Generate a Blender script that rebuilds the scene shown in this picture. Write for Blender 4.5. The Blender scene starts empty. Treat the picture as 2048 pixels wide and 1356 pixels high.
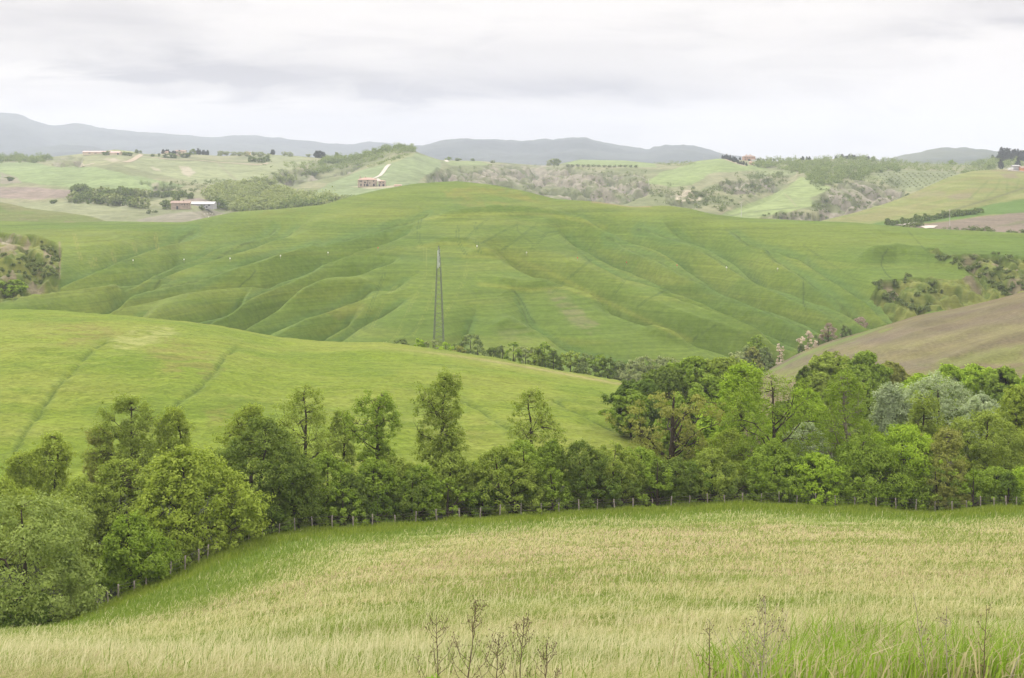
import bpy, math, random
import numpy as np
from mathutils import Vector

scene = bpy.context.scene
COL = scene.collection
R = math.radians

# ---------------------------------------------------------------- camera
FPX, VH, UC = 50.0 / 36.0 * 2048.0, 325.0, 1024.0     # focal length in photo pixels, horizon row, centre column
cam = bpy.data.cameras.new("camera")
cam.lens, cam.sensor_width = 50.0, 36.0
cam.shift_y = -(678.0 - VH) / 2048.0
cam.clip_start, cam.clip_end = 0.5, 60000.0
cam_o = bpy.data.objects.new("camera", cam)
cam_o.rotation_euler = (R(90), 0, 0)
COL.objects.link(cam_o)
scene.camera = cam_o

# ---------------------------------------------------------------- sky
SUN_EL, SUN_AZ = 37.0, -28.0        # degrees; azimuth measured from +Y towards +X
world = bpy.data.worlds.new("World")
scene.world = world
world.use_nodes = True
nt = world.node_tree
nt.nodes.clear()
def N(tree, kind, **kw):
    n = tree.nodes.new(kind)
    for k, v in kw.items():
        setattr(n, k, v)
    return n
def L(tree, a, b):
    tree.links.new(a, b)
def mth(tree, op, a, b=None, c=None, clamp=False):
    n = N(tree, "ShaderNodeMath", operation=op, use_clamp=clamp)
    for i, s in enumerate((a, b, c)):
        if s is None:
            continue
        if isinstance(s, (int, float)):
            n.inputs[i].default_value = s
        else:
            L(tree, s, n.inputs[i])
    return n.outputs[0]
def maprange(tree, val, a, b, c, d, smooth=True):
    n = N(tree, "ShaderNodeMapRange", interpolation_type='SMOOTHSTEP' if smooth else 'LINEAR')
    L(tree, val, n.inputs[0])
    for i, x in enumerate((a, b, c, d)):
        n.inputs[i + 1].default_value = x
    return n.outputs[0]
def mixc(tree, fac, a, b, blend='MIX'):
    n = N(tree, "ShaderNodeMix", data_type='RGBA', blend_type=blend)
    if isinstance(fac, (int, float)):
        n.inputs[0].default_value = fac
    else:
        L(tree, fac, n.inputs[0])
    for i, s in ((6, a), (7, b)):
        if isinstance(s, tuple):
            n.inputs[i].default_value = (*s, 1.0) if len(s) == 3 else s
        else:
            L(tree, s, n.inputs[i])
    return n.outputs[2]
def noise_n(tree, vec, scale, detail=4, rough=0.55, dist=0.0):
    n = N(tree, "ShaderNodeTexNoise")
    n.inputs['Scale'].default_value = scale
    n.inputs['Detail'].default_value = detail
    n.inputs['Roughness'].default_value = rough
    n.inputs['Distortion'].default_value = dist
    if vec is not None:
        L(tree, vec, n.inputs['Vector'])
    return n.outputs[0]
def mapping(tree, vec, scale=(1, 1, 1), loc=(0, 0, 0), rot=(0, 0, 0)):
    n = N(tree, "ShaderNodeMapping")
    n.inputs['Scale'].default_value = scale
    n.inputs['Location'].default_value = loc
    n.inputs['Rotation'].default_value = rot
    L(tree, vec, n.inputs['Vector'])
    return n.outputs[0]

tc = N(nt, "ShaderNodeTexCoord")
sep = N(nt, "ShaderNodeSeparateXYZ")
L(nt, tc.outputs['Generated'], sep.inputs[0])
sx, sy, sz = sep.outputs
sky = N(nt, "ShaderNodeTexSky", sky_type='NISHITA')
sky.sun_disc = False
sky.sun_elevation = R(SUN_EL)
sky.sun_rotation = R(SUN_AZ)
# stratus: long soft streets of cloud, and two heavier banks
n1 = noise_n(nt, mapping(nt, tc.outputs['Generated'], (3.2, 1.0, 17.0), (0.4, 0, 0.35)), 1.0, 5, 0.5, 0.5)
n2 = noise_n(nt, mapping(nt, tc.outputs['Generated'], (9.0, 2.0, 45.0), (1.4, 0, 0.1)), 1.0, 5, 0.55, 0.6)
wob = mth(nt, 'MULTIPLY', mth(nt, 'SUBTRACT', n2, 0.5), 0.030)
zz = mth(nt, 'ADD', sz, wob)
def bank(z0, slope, x0, up, dn, xa, xb, xc, xd):
    line = mth(nt, 'MULTIPLY_ADD', mth(nt, 'SUBTRACT', sx, x0), slope, z0)
    dz = mth(nt, 'SUBTRACT', zz, line)
    a = maprange(nt, dz, -dn, 0.0, 0.0, 1.0)
    b = maprange(nt, dz, 0.0, up, 1.0, 0.0)
    g = mth(nt, 'MULTIPLY', a, b)
    e = mth(nt, 'MULTIPLY', maprange(nt, sx, xa, xb, 0, 1), maprange(nt, sx, xc, xd, 1, 0))
    return mth(nt, 'MULTIPLY', g, e)
b1 = bank(0.0665, -0.045, -0.36, 0.050, 0.008, -0.9, -0.5, -0.22, 0.0)
b2 = bank(0.0480, -0.012, -0.1, 0.026, 0.010, -0.30, -0.18, 0.06, 0.20)
b3 = bank(0.088, -0.02, 0.36, 0.04, 0.012, 0.22, 0.33, 0.8, 1.2)
banks = mth(nt, 'ADD', mth(nt, 'ADD', mth(nt, 'MULTIPLY', b1, 0.85), mth(nt, 'MULTIPLY', b2, 0.7)), mth(nt, 'MULTIPLY', b3, 0.6), clamp=True)
soft = mth(nt, 'ADD', maprange(nt, n1, 0.44, 0.68, 0.0, 0.34), maprange(nt, n2, 0.46, 0.68, 0.0, 0.22))
dark = mth(nt, 'ADD', mth(nt, 'MULTIPLY', banks, maprange(nt, n2, 0.32, 0.62, 0.35, 1.15)), soft, clamp=True)
cl = mixc(nt, dark, (5.30, 5.00, 4.84), (2.6, 2.48, 2.72))
up = maprange(nt, sz, 0.16, 0.62, 1.0, 2.35)
clu = mixc(nt, 1.0, cl, cl, 'MIX')
vm = N(nt, "ShaderNodeVectorMath", operation='SCALE')
L(nt, cl, vm.inputs[0]); L(nt, up, vm.inputs['Scale'])
full = mixc(nt, 0.975, sky.outputs[0], vm.outputs[0])
bg = N(nt, "ShaderNodeBackground")
bg.inputs['Strength'].default_value = 0.1
L(nt, full, bg.inputs['Color'])
wo = N(nt, "ShaderNodeOutputWorld")
L(nt, bg.outputs[0], wo.inputs['Surface'])

# ---------------------------------------------------------------- sun behind the cloud
sun = bpy.data.lights.new("sun", 'SUN')
sun.energy, sun.angle, sun.color = 1.5, R(11), (1.0, 0.965, 0.90)
sun_o = bpy.data.objects.new("sun", sun)
sd = Vector((math.sin(R(SUN_AZ)) * math.cos(R(SUN_EL)), math.cos(R(SUN_AZ)) * math.cos(R(SUN_EL)), math.sin(R(SUN_EL))))
sun_o.rotation_euler = (-sd).to_track_quat('-Z', 'Y').to_euler()
COL.objects.link(sun_o)

# ---------------------------------------------------------------- exposure and light paths
vs = scene.view_settings
vs.view_transform, vs.look, vs.gamma, vs.exposure = 'Standard', 'None', 1.0, 0.92
vs.use_curve_mapping = False
cy = scene.cycles
cy.max_bounces, cy.diffuse_bounces, cy.glossy_bounces = 6, 3, 1
cy.transmission_bounces, cy.transparent_max_bounces, cy.volume_bounces = 3, 4, 1
cy.use_denoising = True
cy.denoising_prefilter = 'ACCURATE'
cy.use_adaptive_sampling = True
cy.adaptive_threshold = 0.02
HAZE_DENSITY = 1.25e-4

# ================================================================ helpers
def tag(o, label=None, cat=None, group=None, kind=None):
    if label: o["label"] = label
    if cat: o["category"] = cat
    if group: o["group"] = group
    if kind: o["kind"] = kind
    return o
def empty(name, loc, rz=0.0):
    o = bpy.data.objects.new(name, None)
    o.empty_display_size = 0.3
    o.location = loc
    o.rotation_euler = (0, 0, rz)
    COL.objects.link(o)
    return o
def make_mesh(name, v, f, mats, attrs=None, smooth=False, midx=None):
    """v (N,3), f (M,k) with one k, or a list of such arrays"""
    fs = f if isinstance(f, list) else [f]
    v = np.asarray(v, np.float32)
    me = bpy.data.meshes.new(name)
    me.vertices.add(len(v))
    me.vertices.foreach_set("co", v.ravel())
    loops = np.concatenate([np.asarray(a, np.int32).ravel() for a in fs])
    starts, base = [], 0
    for a in fs:
        k = a.shape[1]
        starts.append(base + np.arange(len(a), dtype=np.int32) * k)
        base += a.size
    starts = np.concatenate(starts).astype(np.int32)
    me.loops.add(len(loops))
    me.loops.foreach_set("vertex_index", loops)
    me.polygons.add(len(starts))
    me.polygons.foreach_set("loop_start", starts)
    if midx is not None:
        me.polygons.foreach_set("material_index", np.asarray(midx, np.int32))
    me.update(calc_edges=True)
    me.polygons.foreach_set("use_smooth", np.full(len(starts), bool(smooth)))
    for m in (mats if isinstance(mats, (list, tuple)) else [mats]):
        me.materials.append(m)
    for an, (kind, arr) in (attrs or {}).items():
        a = me.attributes.new(an, kind, 'POINT')
        if kind == 'FLOAT':
            a.data.foreach_set("value", np.asarray(arr, np.float32).ravel())
        else:
            arr = np.asarray(arr, np.float32)
            if arr.shape[1] == 3:
                arr = np.concatenate([arr, np.ones((len(arr), 1), np.float32)], 1)
            a.data.foreach_set("color", arr.ravel())
    me.update()
    return me
def obj(name, me, parent=None, loc=None):
    o = bpy.data.objects.new(name, me)
    COL.objects.link(o)
    if parent is not None: o.parent = parent
    if loc is not None: o.location = loc
    return o
class MB:
    """collects quads and tris of one mesh"""
    def __init__(s): s.v, s.f4, s.f3, s.n = [], [], [], 0
    def add(s, v, f4=None, f3=None):
        v = np.asarray(v, float)
        s.v.append(v)
        if f4 is not None and len(f4): s.f4.append(np.asarray(f4, int) + s.n)
        if f3 is not None and len(f3): s.f3.append(np.asarray(f3, int) + s.n)
        s.n += len(v)
    def box(s, lo, hi):
        x0, y0, z0 = lo; x1, y1, z1 = hi
        v = [(x0,y0,z0),(x1,y0,z0),(x1,y1,z0),(x0,y1,z0),(x0,y0,z1),(x1,y0,z1),(x1,y1,z1),(x0,y1,z1)]
        s.add(v, [(3,2,1,0),(4,5,6,7),(0,1,5,4),(1,2,6,5),(2,3,7,6),(3,0,4,7)])
    def tube(s, pts, rad, n=5, cap=True):
        pts = np.asarray(pts, float); k = len(pts)
        rad = np.broadcast_to(np.asarray(rad, float), (k,))
        t = np.gradient(pts, axis=0)
        t /= np.linalg.norm(t, axis=1)[:, None] + 1e-9
        ref = np.where(np.abs(t[:, 2:3]) < 0.9, np.array([[0, 0, 1.0]]), np.array([[1.0, 0, 0]]))
        a = np.cross(t, ref); a /= np.linalg.norm(a, axis=1)[:, None] + 1e-9
        b = np.cross(t, a)
        th = np.arange(n) * 2 * np.pi / n
        ring = pts[:, None] + rad[:, None, None] * (a[:, None] * np.cos(th)[None, :, None] + b[:, None] * np.sin(th)[None, :, None])
        i = np.arange(k - 1)[:, None] * n; j = np.arange(n)[None]; j2 = (j + 1) % n
        f = np.stack([i + j, i + j2, i + n + j2, i + n + j], -1).reshape(-1, 4)
        v = ring.reshape(-1, 3)
        f3 = []
        if cap:
            v = np.concatenate([v, pts[-1:]])
            f3 = [((k - 1) * n + q, (k - 1) * n + (q + 1) % n, k * n) for q in range(n)]
        s.add(v, f, f3)
    def mesh(s, name, mats, **kw):
        v = np.concatenate(s.v)
        fs = []
        if s.f4: fs.append(np.concatenate(s.f4))
        if s.f3: fs.append(np.concatenate(s.f3))
        return make_mesh(name, v, fs, mats, **kw)
    def build(s, name, mats, parent=None, loc=None, **kw):
        return obj(name, s.mesh(name, mats, **kw), parent, loc)
ORD = ("first second third fourth fifth sixth seventh eighth ninth tenth eleventh twelfth thirteenth fourteenth fifteenth sixteenth "
       "seventeenth eighteenth nineteenth twentieth").split()
def nth(i):
    if i < 20: return ORD[i]
    t, r = divmod(i + 1, 10)
    tens = {2: "twenty", 3: "thirty", 4: "forty", 5: "fifty"}[t]
    return ("twentieth thirtieth fortieth fiftieth".split()[t - 2]) if r == 0 else tens + "-" + ORD[r - 1]

# ---------------------------------------------------------------- numpy noise
def _h(ix, iy, seed):
    h = (ix.astype(np.int64) * 374761393 + iy.astype(np.int64) * 668265263 + seed * 974711) & 0x7fffffff
    h = ((h ^ (h >> 13)) * 1274126177) & 0x7fffffff
    return ((h ^ (h >> 16)) & 0xffff) / 65535.0
def vnoise(x, y, seed=0):
    x = np.asarray(x, float); y = np.asarray(y, float)
    ix, iy = np.floor(x), np.floor(y)
    fx, fy = x - ix, y - iy
    fx = fx * fx * (3 - 2 * fx); fy = fy * fy * (3 - 2 * fy)
    a, b = _h(ix, iy, seed), _h(ix + 1, iy, seed)
    c, d = _h(ix, iy + 1, seed), _h(ix + 1, iy + 1, seed)
    return (a * (1 - fx) + b * fx) * (1 - fy) + (c * (1 - fx) + d * fx) * fy
def fbm(x, y, seed=0, oct=4, gain=0.5):
    s, a, t = 0.0, 1.0, 0.0
    for o in range(oct):
        s = s + a * vnoise(x * 2 ** o + 17.3 * o, y * 2 ** o - 9.1 * o, seed + o)
        t += a; a *= gain
    return s / t
def sstep(a, b, x):
    t = np.clip((x - a) / (b - a), 0, 1)
    return t * t * (3 - 2 * t)
def pl(pts, u):
    p = np.asarray(pts, float)
    return np.interp(u, p[:, 0], p[:, 1])
def smooth_pl(pts, u, w=14):
    """polyline interpolation, rounded at the corners"""
    s = 0
    for k in np.linspace(-1, 1, 9):
        s = s + pl(pts, np.asarray(u) + k * w)
    return s / 9
def dist_poly(U, V, pts, vs=1.0, rad=120):
    """distance in photo pixels to a polyline (far away = rad)"""
    p = np.asarray(pts, float)
    out = np.full(U.shape, float(rad))
    m = (U > p[:, 0].min() - rad) & (U < p[:, 0].max() + rad) & (V > p[:, 1].min() - rad / vs) & (V < p[:, 1].max() + rad / vs)
    if not m.any(): return out
    u, v = U[m], V[m] * vs
    best = np.full(u.shape, float(rad))
    for (a, b), (c, d) in zip(p[:-1], p[1:]):
        b, d = b * vs, d * vs
        dx, dy = c - a, d - b
        t = np.clip(((u - a) * dx + (v - b) * dy) / (dx * dx + dy * dy + 1e-9), 0, 1)
        best = np.minimum(best, np.hypot(u - a - t * dx, v - b - t * dy))
    out[m] = best
    return out
def dist_along(U, V, pts, vs=1.0, rad=120):
    """distance to a polyline and how far along it the nearest point lies"""
    p = np.asarray(pts, float)
    out = np.full(U.shape, float(rad)); al = np.zeros(U.shape)
    m = (U > p[:, 0].min() - rad) & (U < p[:, 0].max() + rad) & (V > p[:, 1].min() - rad / vs) & (V < p[:, 1].max() + rad / vs)
    if not m.any(): return out, al
    u, v = U[m], V[m] * vs
    best = np.full(u.shape, float(rad)); ba = np.zeros(u.shape); acc = 0.0
    for (a, b), (c, d) in zip(p[:-1], p[1:]):
        b, d = b * vs, d * vs
        dx, dy = c - a, d - b
        ln = math.hypot(dx, dy)
        t = np.clip(((u - a) * dx + (v - b) * dy) / (ln * ln + 1e-9), 0, 1)
        q = np.hypot(u - a - t * dx, v - b - t * dy)
        k = q < best
        best = np.where(k, q, best); ba = np.where(k, acc + t * ln, ba)
        acc += ln
    out[m] = best; al[m] = ba
    return out, al
def in_poly(U, V, pts):
    p = np.asarray(pts, float)
    ins = np.zeros(U.shape, bool)
    j = len(p) - 1
    for i in range(len(p)):
        xi, yi = p[i]; xj, yj = p[j]
        c = ((yi > V) != (yj > V)) & (U < (xj - xi) * (V - yi) / (yj - yi + 1e-12) + xi)
        ins ^= c
        j = i
    return ins
def soft_poly(U, V, pts, w, wob=0.0, seed=3):
    """0..1 inside a polygon with an uneven edge"""
    if wob:
        U = U + wob * (fbm(U / 14, V / 9, seed) - 0.5) * 2
        V = V + wob * 0.5 * (fbm(U / 14, V / 9, seed + 7) - 0.5) * 2
    ins = in_poly(U, V, pts)
    d = dist_poly(U, V, list(pts) + [pts[0]], 1.6, 40)
    return np.where(ins, sstep(-w, w, d), sstep(-w, w, -d))

# ---------------------------------------------------------------- materials
MATS = {}
def principled(name, col, rough=0.8, metal=0.0, spec=0.3, var=0.0, scale=3.0):
    if name in MATS: return MATS[name]
    m = bpy.data.materials.new(name); m.use_nodes = True
    t = m.node_tree
    b = t.nodes['Principled BSDF']
    b.inputs['Roughness'].default_value = rough
    b.inputs['Metallic'].default_value = metal
    b.inputs['Specular IOR Level'].default_value = spec
    if var:
        geo = N(t, "ShaderNodeTexCoord")
        f = noise_n(t, geo.outputs['Object'], scale, 4, 0.6)
        c = mixc(t, maprange(t, f, 0.3, 0.7, 0, 1), tuple(x * (1 - var) for x in col), tuple(min(1, x * (1 + var)) for x in col))
        L(t, c, b.inputs['Base Color'])
    else:
        b.inputs['Base Color'].default_value = (*col, 1)
    MATS[name] = m
    return m
def leaf_mat(name, a, b, trans=0.27, gain=2.4):
    if name in MATS: return MATS[name]
    a, b = tuple(x * gain for x in a), tuple(x * gain for x in b)
    m = bpy.data.materials.new(name); m.use_nodes = True
    t = m.node_tree; t.nodes.clear()
    at = N(t, "ShaderNodeAttribute", attribute_name="tint")
    c = mixc(t, at.outputs['Fac'], a, b)
    d = N(t, "ShaderNodeBsdfDiffuse"); tr = N(t, "ShaderNodeBsdfTranslucent")
    L(t, c, d.inputs[0])
    L(t, mixc(t, 1.0, c, (1.15, 1.1, 0.55), 'MULTIPLY'), tr.inputs[0])
    mx = N(t, "ShaderNodeMixShader"); mx.inputs[0].default_value = trans
    L(t, d.outputs[0], mx.inputs[1]); L(t, tr.outputs[0], mx.inputs[2])
    o = N(t, "ShaderNodeOutputMaterial")
    L(t, mx.outputs[0], o.inputs[0])
    MATS[name] = m
    return m
def land_mat(name, layers, bump=0.0, bump_scale=1.0, bump_dist=0.3):
    """layers: (scale xyz, lo, hi, rough, detail) noise that varies the ground cover colour stored in 'cover'"""
    m = bpy.data.materials.new(name); m.use_nodes = True
    t = m.node_tree
    b = t.nodes['Principled BSDF']
    b.inputs['Roughness'].default_value = 0.95
    b.inputs['Specular IOR Level'].default_value = 0.08
    at = N(t, "ShaderNodeAttribute", attribute_name="cover")
    geo = N(t, "ShaderNodeNewGeometry")
    c = at.outputs['Color']
    for i, (sc, lo, hi, det, dist) in enumerate(layers):
        f = noise_n(t, mapping(t, geo.outputs['Position'], sc, (i * 3.1, i * 1.7, i * 0.3)), 1.0, det, 0.6, dist)
        g = maprange(t, f, 0.35, 0.65, 0.0, 1.0, False)
        c = mixc(t, 1.0, c, mixc(t, g, lo, hi), 'MULTIPLY')
    L(t, c, b.inputs['Base Color'])
    if bump:
        f = noise_n(t, geo.outputs['Position'], bump_scale, 4, 0.65)
        bn = N(t, "ShaderNodeBump")
        bn.inputs['Strength'].default_value = bump
        bn.inputs['Distance'].default_value = bump_dist
        L(t, f, bn.inputs['Height']); L(t, bn.outputs[0], b.inputs['Normal'])
    MATS[name] = m
    return m
# ================================================================ terrain
SHEETS = {}
class Sheet:
    """a hill as a grid of rays (columns) and distances (rows); all coordinates are world metres"""
    def __init__(s, name, us, D, Z):
        s.name, s.us, s.D, s.Z = name, us, D, Z
        s.X = D * (us[None, :] - UC) / FPX
        SHEETS[name] = s
    @property
    def U(s): return np.broadcast_to(s.us[None, :], s.D.shape)
    @property
    def V(s): return VH - s.Z * FPX / s.D
    def z(s, x, y):
        """height under a world point, -inf outside"""
        u = UC + x * FPX / y
        if u <= s.us[0] or u >= s.us[-1]: return -1e9
        j = int(np.searchsorted(s.us, u)) - 1
        a = (u - s.us[j]) / (s.us[j + 1] - s.us[j])
        d = s.D[:, j] * (1 - a) + s.D[:, j + 1] * a
        if y < d[0] or y > d[-1]: return -1e9
        return float(np.interp(y, d, s.Z[:, j] * (1 - a) + s.Z[:, j + 1] * a))
    def zs(s, x, y):
        """vectorised z() for a sheet whose rows all have the same distances"""
        u = UC + x * FPX / y
        d = s.D[:, 0]
        fi = np.interp(y, d, np.arange(len(d))); fj = np.interp(u, s.us, np.arange(len(s.us)))
        i = np.clip(fi.astype(int), 0, len(d) - 2); j = np.clip(fj.astype(int), 0, len(s.us) - 2)
        a, b = fi - i, fj - j
        Z = s.Z
        return (Z[i, j] * (1 - a) + Z[i + 1, j] * a) * (1 - b) + (Z[i, j + 1] * (1 - a) + Z[i + 1, j + 1] * a) * b
    def hit(s, u, v):
        """world point of the ground seen at a photo pixel"""
        j = int(np.clip(np.searchsorted(s.us, u) - 1, 0, len(s.us) - 2))
        a = (u - s.us[j]) / (s.us[j + 1] - s.us[j])
        d = s.D[:, j] * (1 - a) + s.D[:, j + 1] * a
        z = s.Z[:, j] * (1 - a) + s.Z[:, j + 1] * a
        vv = VH - z * FPX / d
        k = np.nonzero(vv <= v)[0]
        if len(k) == 0: k = int(np.argmin(vv))
        else: k = int(k[0])
        if k == 0: dd, zz_ = d[0], z[0]
        else:
            t = np.clip((vv[k - 1] - v) / (vv[k - 1] - vv[k] + 1e-9), 0, 1)
            dd = d[k - 1] + t * (d[k] - d[k - 1]); zz_ = z[k - 1] + t * (z[k] - z[k - 1])
        return (dd * (u - UC) / FPX, dd, zz_)
    def build(s, mat, cover):
        nr, nu = s.D.shape
        v = np.stack([s.X, s.D, s.Z], -1).reshape(-1, 3)
        i = np.arange(nr - 1)[:, None] * nu; j = np.arange(nu - 1)[None]
        f = np.stack([i + j, i + j + 1, i + nu + j + 1, i + nu + j], -1).reshape(-1, 4)
        me = make_mesh(s.name, v, f, mat, {"cover": ('FLOAT_COLOR', cover.reshape(-1, 3))}, smooth=True)
        o = obj(s.name, me)
        o["kind"] = "structure"
        s.obj = o
        return o
def hill(name, us, crest, base, dcrest, dbase, nr, p=1.6, back=0.25, drop=18.0, wc=10):
    """a hill face from base row to crest row, rounded over the crest, falling away behind"""
    us = np.asarray(us, float)
    vc, vb = smooth_pl(crest, us, wc), smooth_pl(base, us, 30)
    dc, db = smooth_pl(dcrest, us, 60), smooth_pl(dbase, us, 60)
    t = np.linspace(0, 1, nr); s1 = 1 - (1 - t) ** (1 / p)
    inv = 1 / db[None] + (1 / dc - 1 / db)[None] * s1[:, None]
    D = 1 / inv
    V = vb[None] + (vc - vb)[None] * t[:, None]
    Z = -(V - VH) * D / FPX
    q = np.linspace(0, 1, 30)[1:]
    D2 = dc[None] * (1 + back * q[:, None])
    Z2 = Z[-1][None] - drop * q[:, None] ** 1.7
    return Sheet(name, us, np.concatenate([D, D2]), np.concatenate([Z, Z2]))
def lerp(a, b, t):
    a = np.asarray(a, float); b = np.asarray(b, float); t = np.asarray(t)[..., None]
    return a * (1 - t) + b * t

# ---------------------------------------------------------------- meadow in the foreground
us = np.arange(-1000, 3050, 6.0)
dk = np.array([9, 16, 25, 40, 55, 75, 90, 105, 115, 130, 145, 160, 185, 220, 270, 340.0])
cols = {-420: [1640,1480,1372,1316,1290,1287,1286,1287],
        0:  [1600,1440,1361,1309,1280,1276,1275,1277],
        140: [1600,1440,1357,1306,1279,1266,1256,1245],
        300: [1600,1440,1356,1310,1275,1238,1214,1190],
        450: [1600,1440,1356,1302,1258,1208,1172,1142],
        620: [1600,1440,1356,1288,1232,1174,1136,1106],
        870: [1600,1440,1356,1276,1214,1148,1110,1082],
        1200: [1600,1440,1356,1270,1206,1138,1102,1074],
        1500: [1600,1440,1356,1268,1204,1136,1100,1070],
        1850: [1600,1440,1356,1266,1204,1140,1104,1076],
        2100: [1600,1440,1356,1266,1204,1138,1102,1074],
        2480: [1600,1440,1356,1266,1204,1138,1102,1074]}
ku = np.array(sorted(cols)); zc = []
FENCE_V = [(-60,1282),(0,1276),(100,1262),(160,1236),(250,1196),(310,1172),(370,1147),(430,1116),(497,1086),(560,1072),(625,1062),(745,1058),(875,1050),(1040,1035),
           (1185,1026),(1300,1020),(1400,1014),(1500,1010),(1560,1011),(1630,1017),(1720,1019),(1790,1025),(1870,1031),(1960,1024),(2048,1017),(2200,1010)]
FENCE_D = [(-60,100),(0,102),(100,106),(250,114),(370,120),(500,130),(700,138),(900,142),(1200,147),(1500,152),(1800,149),(2048,148),(2200,148)]
def fence_d(u): return smooth_pl(FENCE_D, u, 40)
for k in ku:
    zz0 = -(np.array(cols[k]) - VH) * dk[:8] / FPX
    fd = float(fence_d(k)); fz = -(pl(FENCE_V, k) - VH) * fd / FPX
    m = dk[:8] < fd - 6
    dd = np.concatenate([dk[:8][m], [fd], [fd + 12, fd + 30, 205, 260, 340]])
    z1 = np.concatenate([zz0[m], [fz], [fz - 1.6, fz - 4.0, -46.5, -49.5, -56]])
    g = np.linspace(9, 340, 500)
    zi = np.interp(g, dd, z1)
    ker = np.ones(17) / 17
    zi2 = np.convolve(np.pad(zi, 8, mode='edge'), ker, 'valid')
    zi = np.where(g < 20, zi, zi2)
    zc.append(zi)
zc = np.array(zc)
dr = np.unique(np.concatenate([np.arange(9, 60, 0.6), np.arange(60, 165, 0.8), np.arange(165, 341, 4.0)]))
Zg = np.empty((len(dr), len(us)))
us_s = us
zcol = np.array([np.interp(dr, np.linspace(9, 340, 500), z) for z in zc])        # (ncols, rows)
for i in range(len(dr)):
    Zg[i] = smooth_pl(list(zip(ku, zcol[:, i])), us, 60)
# fence line kept exact
Dg = np.broadcast_to(dr[:, None], Zg.shape).copy()
Xg = Dg * (us[None] - UC) / FPX
fdu, fvu = fence_d(us), smooth_pl(FENCE_V, us, 12)
fz_t = -(fvu - VH) * fdu / FPX
fz_now = np.array([np.interp(fdu[j], dr, Zg[:, j]) for j in range(len(us))])
Zg += (fz_t - fz_now)[None] * np.exp(-((Dg - fdu[None]) / 14.0) ** 2)
Zg += (fbm(Xg / 7, Dg / 7, 5, 4) - 0.5) * 0.5 * sstep(10, 30, Dg) + (fbm(Xg / 1.3, Dg / 1.3, 8, 2) - 0.5) * 0.10
meadow = Sheet("meadow", us, Dg, Zg)
def meadow_mix(x, y):
    """greenness, pinkness, lushness of the meadow sward at world points"""
    u = UC + x * FPX / y
    fd = fence_d(u)
    wide = 1 + 0.9 * sstep(900, 350, u)
    edge = sstep(36, 3, (fd - y) / wide + 14 * (fbm(x / 9, y / 9, 31) - 0.5))
    xr, yr = x * 0.94 + y * 0.34, -x * 0.34 + y * 0.94
    pat = fbm(xr / 10, yr / 6.5, 21, 5, 0.6)
    green = np.clip(0.95 * sstep(0.50, 0.66, pat) + edge, 0, 1)
    left = sstep(30, 95, y) * sstep(900, 300, u) * 0.45
    green = np.clip(green + left * sstep(0.36, 0.6, fbm(x / 10, y / 6, 77)), 0, 1)
    zone = sstep(560, 1100, u) * sstep(45, 70, y) * sstep(135, 100, y)
    pink = np.clip(sstep(0.50, 0.64, fbm(xr / 18 + 9, yr / 6.5, 41, 5)) * 0.7 + zone * 0.6, 0, 1) * (1 - edge)
    dip = sstep(0.58, 0.68, fbm(x / 3.0, y / 1.6, 61, 3)) * sstep(22, 35, y)
    return green, pink, edge, dip
g_, p_, e_, d_ = meadow_mix(Xg, Dg)
cov = lerp((0.31, 0.305, 0.135), (0.23, 0.265, 0.08), g_)
cov = lerp(cov, (0.35, 0.28, 0.165), p_ * 0.6)
cov = lerp(cov, (0.12, 0.185, 0.026), e_ * 0.8)
cov = lerp(cov, (0.028, 0.036, 0.010), sstep(0.5, 4.0, Dg - fdu[None]))  # ground behind the fence darkened to carry the shade of the trees
MEADOW_MAT = land_mat("meadow_ground", [((1.4, 1.4, 1.4), (0.85, 0.86, 0.84), (1.12, 1.12, 1.1), 5, 0.5), ((9, 9, 9), (0.8, 0.8, 0.75), (1.2, 1.2, 1.2), 3, 0)], 0.7, 4.0, 0.25)
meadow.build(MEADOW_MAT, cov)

# ---------------------------------------------------------------- pale green field behind the trees
us = np.arange(-420, 1560, 3.0)
field = hill("wheat_field", us,
    [(-420,640),(-100,621),(0,620),(70,621),(130,624),(230,630),(340,640),(430,652),(500,668),(560,681),(640,688),(760,693),(880,705),(1000,723),(1120,744),(1245,767),(1330,800),(1560,900)],
    [(-420,1010),(0,1010),(800,1030),(1250,1040),(1560,1060)],
    [(-420,330),(0,330),(560,322),(1245,290),(1560,270)], [(-420,188),(1560,188)], 330, p=1.45, back=0.22, drop=22, wc=16)
U, V = field.U, field.V
ditches = [([(28,900),(60,850),(86,812),(110,780),(150,742),(185,700),(210,682)], 0.38, 5),
           ([(318,860),(355,808),(395,782),(428,752),(450,715),(468,700)], 0.38, 5),
           ([(1108,800),(1150,818),(1190,838),(1225,852)], 0.5, 5), ([(930,800),(985,835),(1020,860)], 0.35, 5)]
dz = np.zeros(U.shape); dm = np.zeros(U.shape); dl = np.zeros(U.shape)
for pts, a, w in ditches:
    d = dist_poly(U + 12 * (fbm(V / 16, U / 40, 3) - 0.5), V, pts, 1.2, 60)
    dz -= a * np.exp(-(d / w) ** 2)
    dm = np.maximum(dm, np.exp(-(d / 2.0) ** 2) * sstep(0.3, 0.6, fbm(U / 7, V / 9, 17, 3)))
    dl = np.maximum(dl, np.exp(-(d / 11.0) ** 2) * sstep(0.3, 0.6, fbm(U / 20, V / 14, 18)))
field.Z = field.Z + dz + (fbm(field.X / 26, field.D / 20, 4, 3) - 0.5) * 1.6 * sstep(0, 0.2, 1 - (V - V.min()) / (V.max() - V.min())) \
    + (fbm(field.X / 1.8, field.D / 3.0, 14, 3) - 0.5) * 0.38
U, V = field.U, field.V
x, y = field.X, field.D
c = lerp((0.135, 0.188, 0.024), (0.170, 0.205, 0.040), sstep(0.3, 0.7, fbm(x / 30, y / 12, 11)))
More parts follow.
